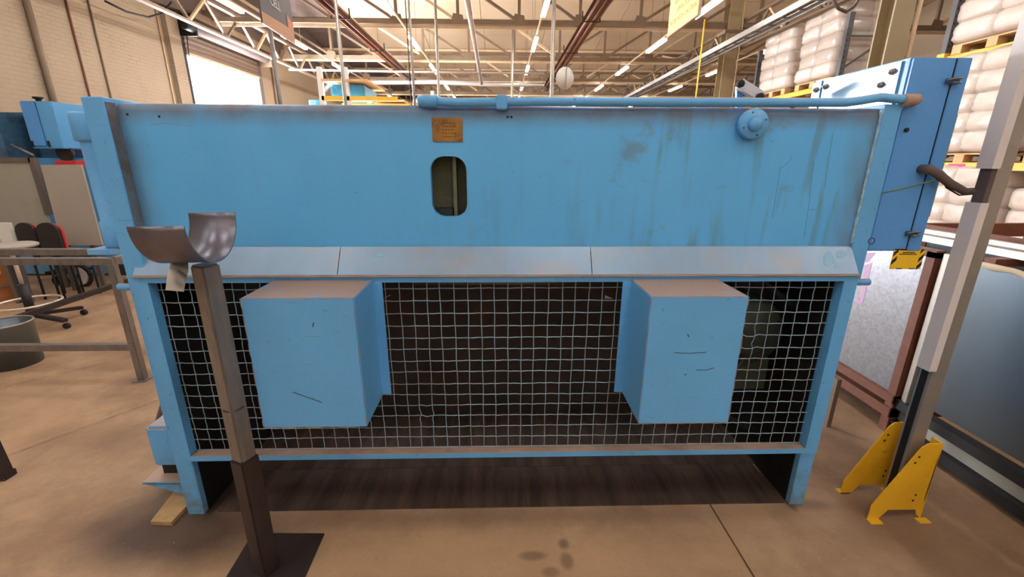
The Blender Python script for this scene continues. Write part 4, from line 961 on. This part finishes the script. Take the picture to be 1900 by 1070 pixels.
solo('crumpled_bag', MB().sphere((-5.72, 4.93, .66), .14, (1.1, .8, .8), 12, 8), bagm, 'crumpled pale bag at the left edge by the white carton', 'bag')
solo('small_stool', MB().box(-5.40, -5.235, 4.66, 4.80, .53, .56).box(-5.39, -5.35, 4.68, 4.74, 0, .53).box(-5.28, -5.24, 4.68, 4.74, 0, .53), brownrim, 'small brown stool carrying the white carton', 'stool')
# drafting stool
sx_, sy_ = at(64, 596, Z=.05).x, at(64, 596, Z=.05).y
t = thing('swivel_stool', 'swivel stool with chrome foot ring and black star base', 'stool', (sx_, sy_, 0))
p = at(35, 468, Y=sy_)
part('seat', MB().lathe((sx_-.0, sy_, .765), (0, 0, 1), [(.17, 0), (.19, .01), (.19, .025), (.17, .035), (.001, .036)], 20), greyp2, t)
part('column', MB().tube([(sx_, sy_, .1), (sx_, sy_, .42)], .035, 12), black, t); part('gas_lift', MB().tube([(sx_, sy_, .42), (sx_, sy_, .765)], .016, 10), bright, t)
part('foot_ring', MB().tube([(sx_+.23*math.cos(k*math.pi/12), sy_+.23*math.sin(k*math.pi/12), .24) for k in range(25)], .011, 8), bright, t)
for k in range(5):
    an = math.radians(-10+72*k); e_ = (sx_+.36*math.cos(an), sy_+.36*math.sin(an))
    l_g = part('base_arm', MB().bar((sx_, sy_, .12), (*e_, .08), .045, .03), black, t); part('caster', MB().tube([(e_[0], e_[1]-.015, .028), (e_[0], e_[1]+.015, .028)], .028, 10), rubber, l_g)
# steel bench frame without top
zt = .909
t = thing('steel_bench_frame', 'bare welded steel bench frame standing left of the machine', 'frame', (-3.2, 3.0, 0))
def rail(a, b, w=.045): return part('rail', MB().bar(a, b, w, w), steel, t)
rail((-4.6, 2.90, zt-.022), (-2.60, 2.90, zt-.022)); rail((-4.6, 3.21, zt-.022), (-2.60, 3.21, zt-.022)); rail((-2.62, 2.9, zt-.022), (-2.62, 3.21, zt-.022)); rail((-4.6, 2.90, .262), (-2.64, 2.90, .262))
for y in (2.90, 3.21):
    for x in (-2.62, -4.58):
        lg = part('leg', B(x-.024, x+.024, y-.024, y+.024, .006, zt-.045, bev=.003), steel, t); part('foot_pad', B(x-.045, x+.045, y-.045, y+.045, 0, .006), steel, lg)
# slanting dark channel
ca, cb_ = at(25, 592, Z=.22), at(262, 512, Z=.3)
t = thing('steel_channel', 'dark steel channel on short feet lying aslant behind the bench frame', 'bar', (ca.x, ca.y, 0))
part('channel_bar', MB().bar(ca, cb_, .05, .045), tubedark, t)
for q_ in (.02, .97): e_ = ca.lerp(cb_, q_); part('foot', B(e_.x-.02, e_.x+.02, e_.y-.02, e_.y+.02, 0, e_.z-.02), tubedark, t)
# bin
bx_, by_ = at(5, 685, Z=0).x, at(5, 685, Z=0).y+.1
t = thing('steel_bin', 'open grey steel drum at the left edge under the bench frame', 'bin', (bx_, by_, 0))
part('bin_wall', MB().lathe((bx_, by_, 0), (0, 0, 1), [(.001, .004), (.155, 0), (.162, .33), (.166, .335), (.162, .34), (.156, .33), (.148, .02), (.001, .02)], 28, cap=False), galvdull, t)
part('rim', MB().tube([(bx_+.163*math.cos(k*math.pi/14), by_+.163*math.sin(k*math.pi/14), .34) for k in range(29)], .006, 6), alu, t)
# trolley with wheel
p = at(145, 503, Y=5.35)
t = thing('hand_trolley', 'small trolley with spoked wheel in front of the grey panels', 'trolley', (p.x, 5.4, 0))
R_ = .14
wh = part('wheel', MB().tube([(p.x+R_*math.cos(k*math.pi/12), 5.35, R_+R_*math.sin(k*math.pi/12)) for k in range(25)], .022, 8), rubber, t)
part('wheel_disc', MB().lathe((p.x, 5.322, R_), (0, 1, 0), [(.115, 0), (.115, .015), (.03, .03)], 20), trunk, wh); part('hub', MB().lathe((p.x, 5.31, R_), (0, 1, 0), [(.03, 0), (.03, .06)], 12), blacks, wh)
part('fork', MB().bar((p.x-.02, 5.38, .14), (p.x-.08, 5.4, .52), .05, .02), darks, t); part('deck', B(p.x-.42, p.x-.05, 5.36, 5.6, .16, .19), blacks, t); part('spring', MB().lathe((p.x-.05, 5.37, .35), (.1, 0, 1), [(.04, 0), (.045, .05), (.04, .1), (.045, .15)], 12), steel, t)
part('caster', MB().tube([(p.x-.35, 5.4, .06), (p.x-.35, 5.44, .06)], .06, 12), rubber, t)
# trestle leg at bottom left
p = at(8, 890, Z=0)
t = thing('steel_trestle', 'dark steel trestle leg cut off by the left edge of the frame', 'trestle', (p.x-.02, p.y, 0))
part('leg', MB().bar((p.x-.005, p.y+.02, 0), (p.x-.06, p.y+.02, .9), .04, .04), tubedark, t); part('foot_bar', B(p.x-.06, p.x+.012, p.y-.01, p.y+.05, 0, .03), tubedark, t)
part('cross_bar', MB().bar((p.x-.06, p.y+.02, .9), (p.x-.9, p.y+.02, .9), .04, .04), tubedark, t)

# tidy: drop the helper property
for o in C.objects:
    if '_w' in o.keys(): del o['_w']
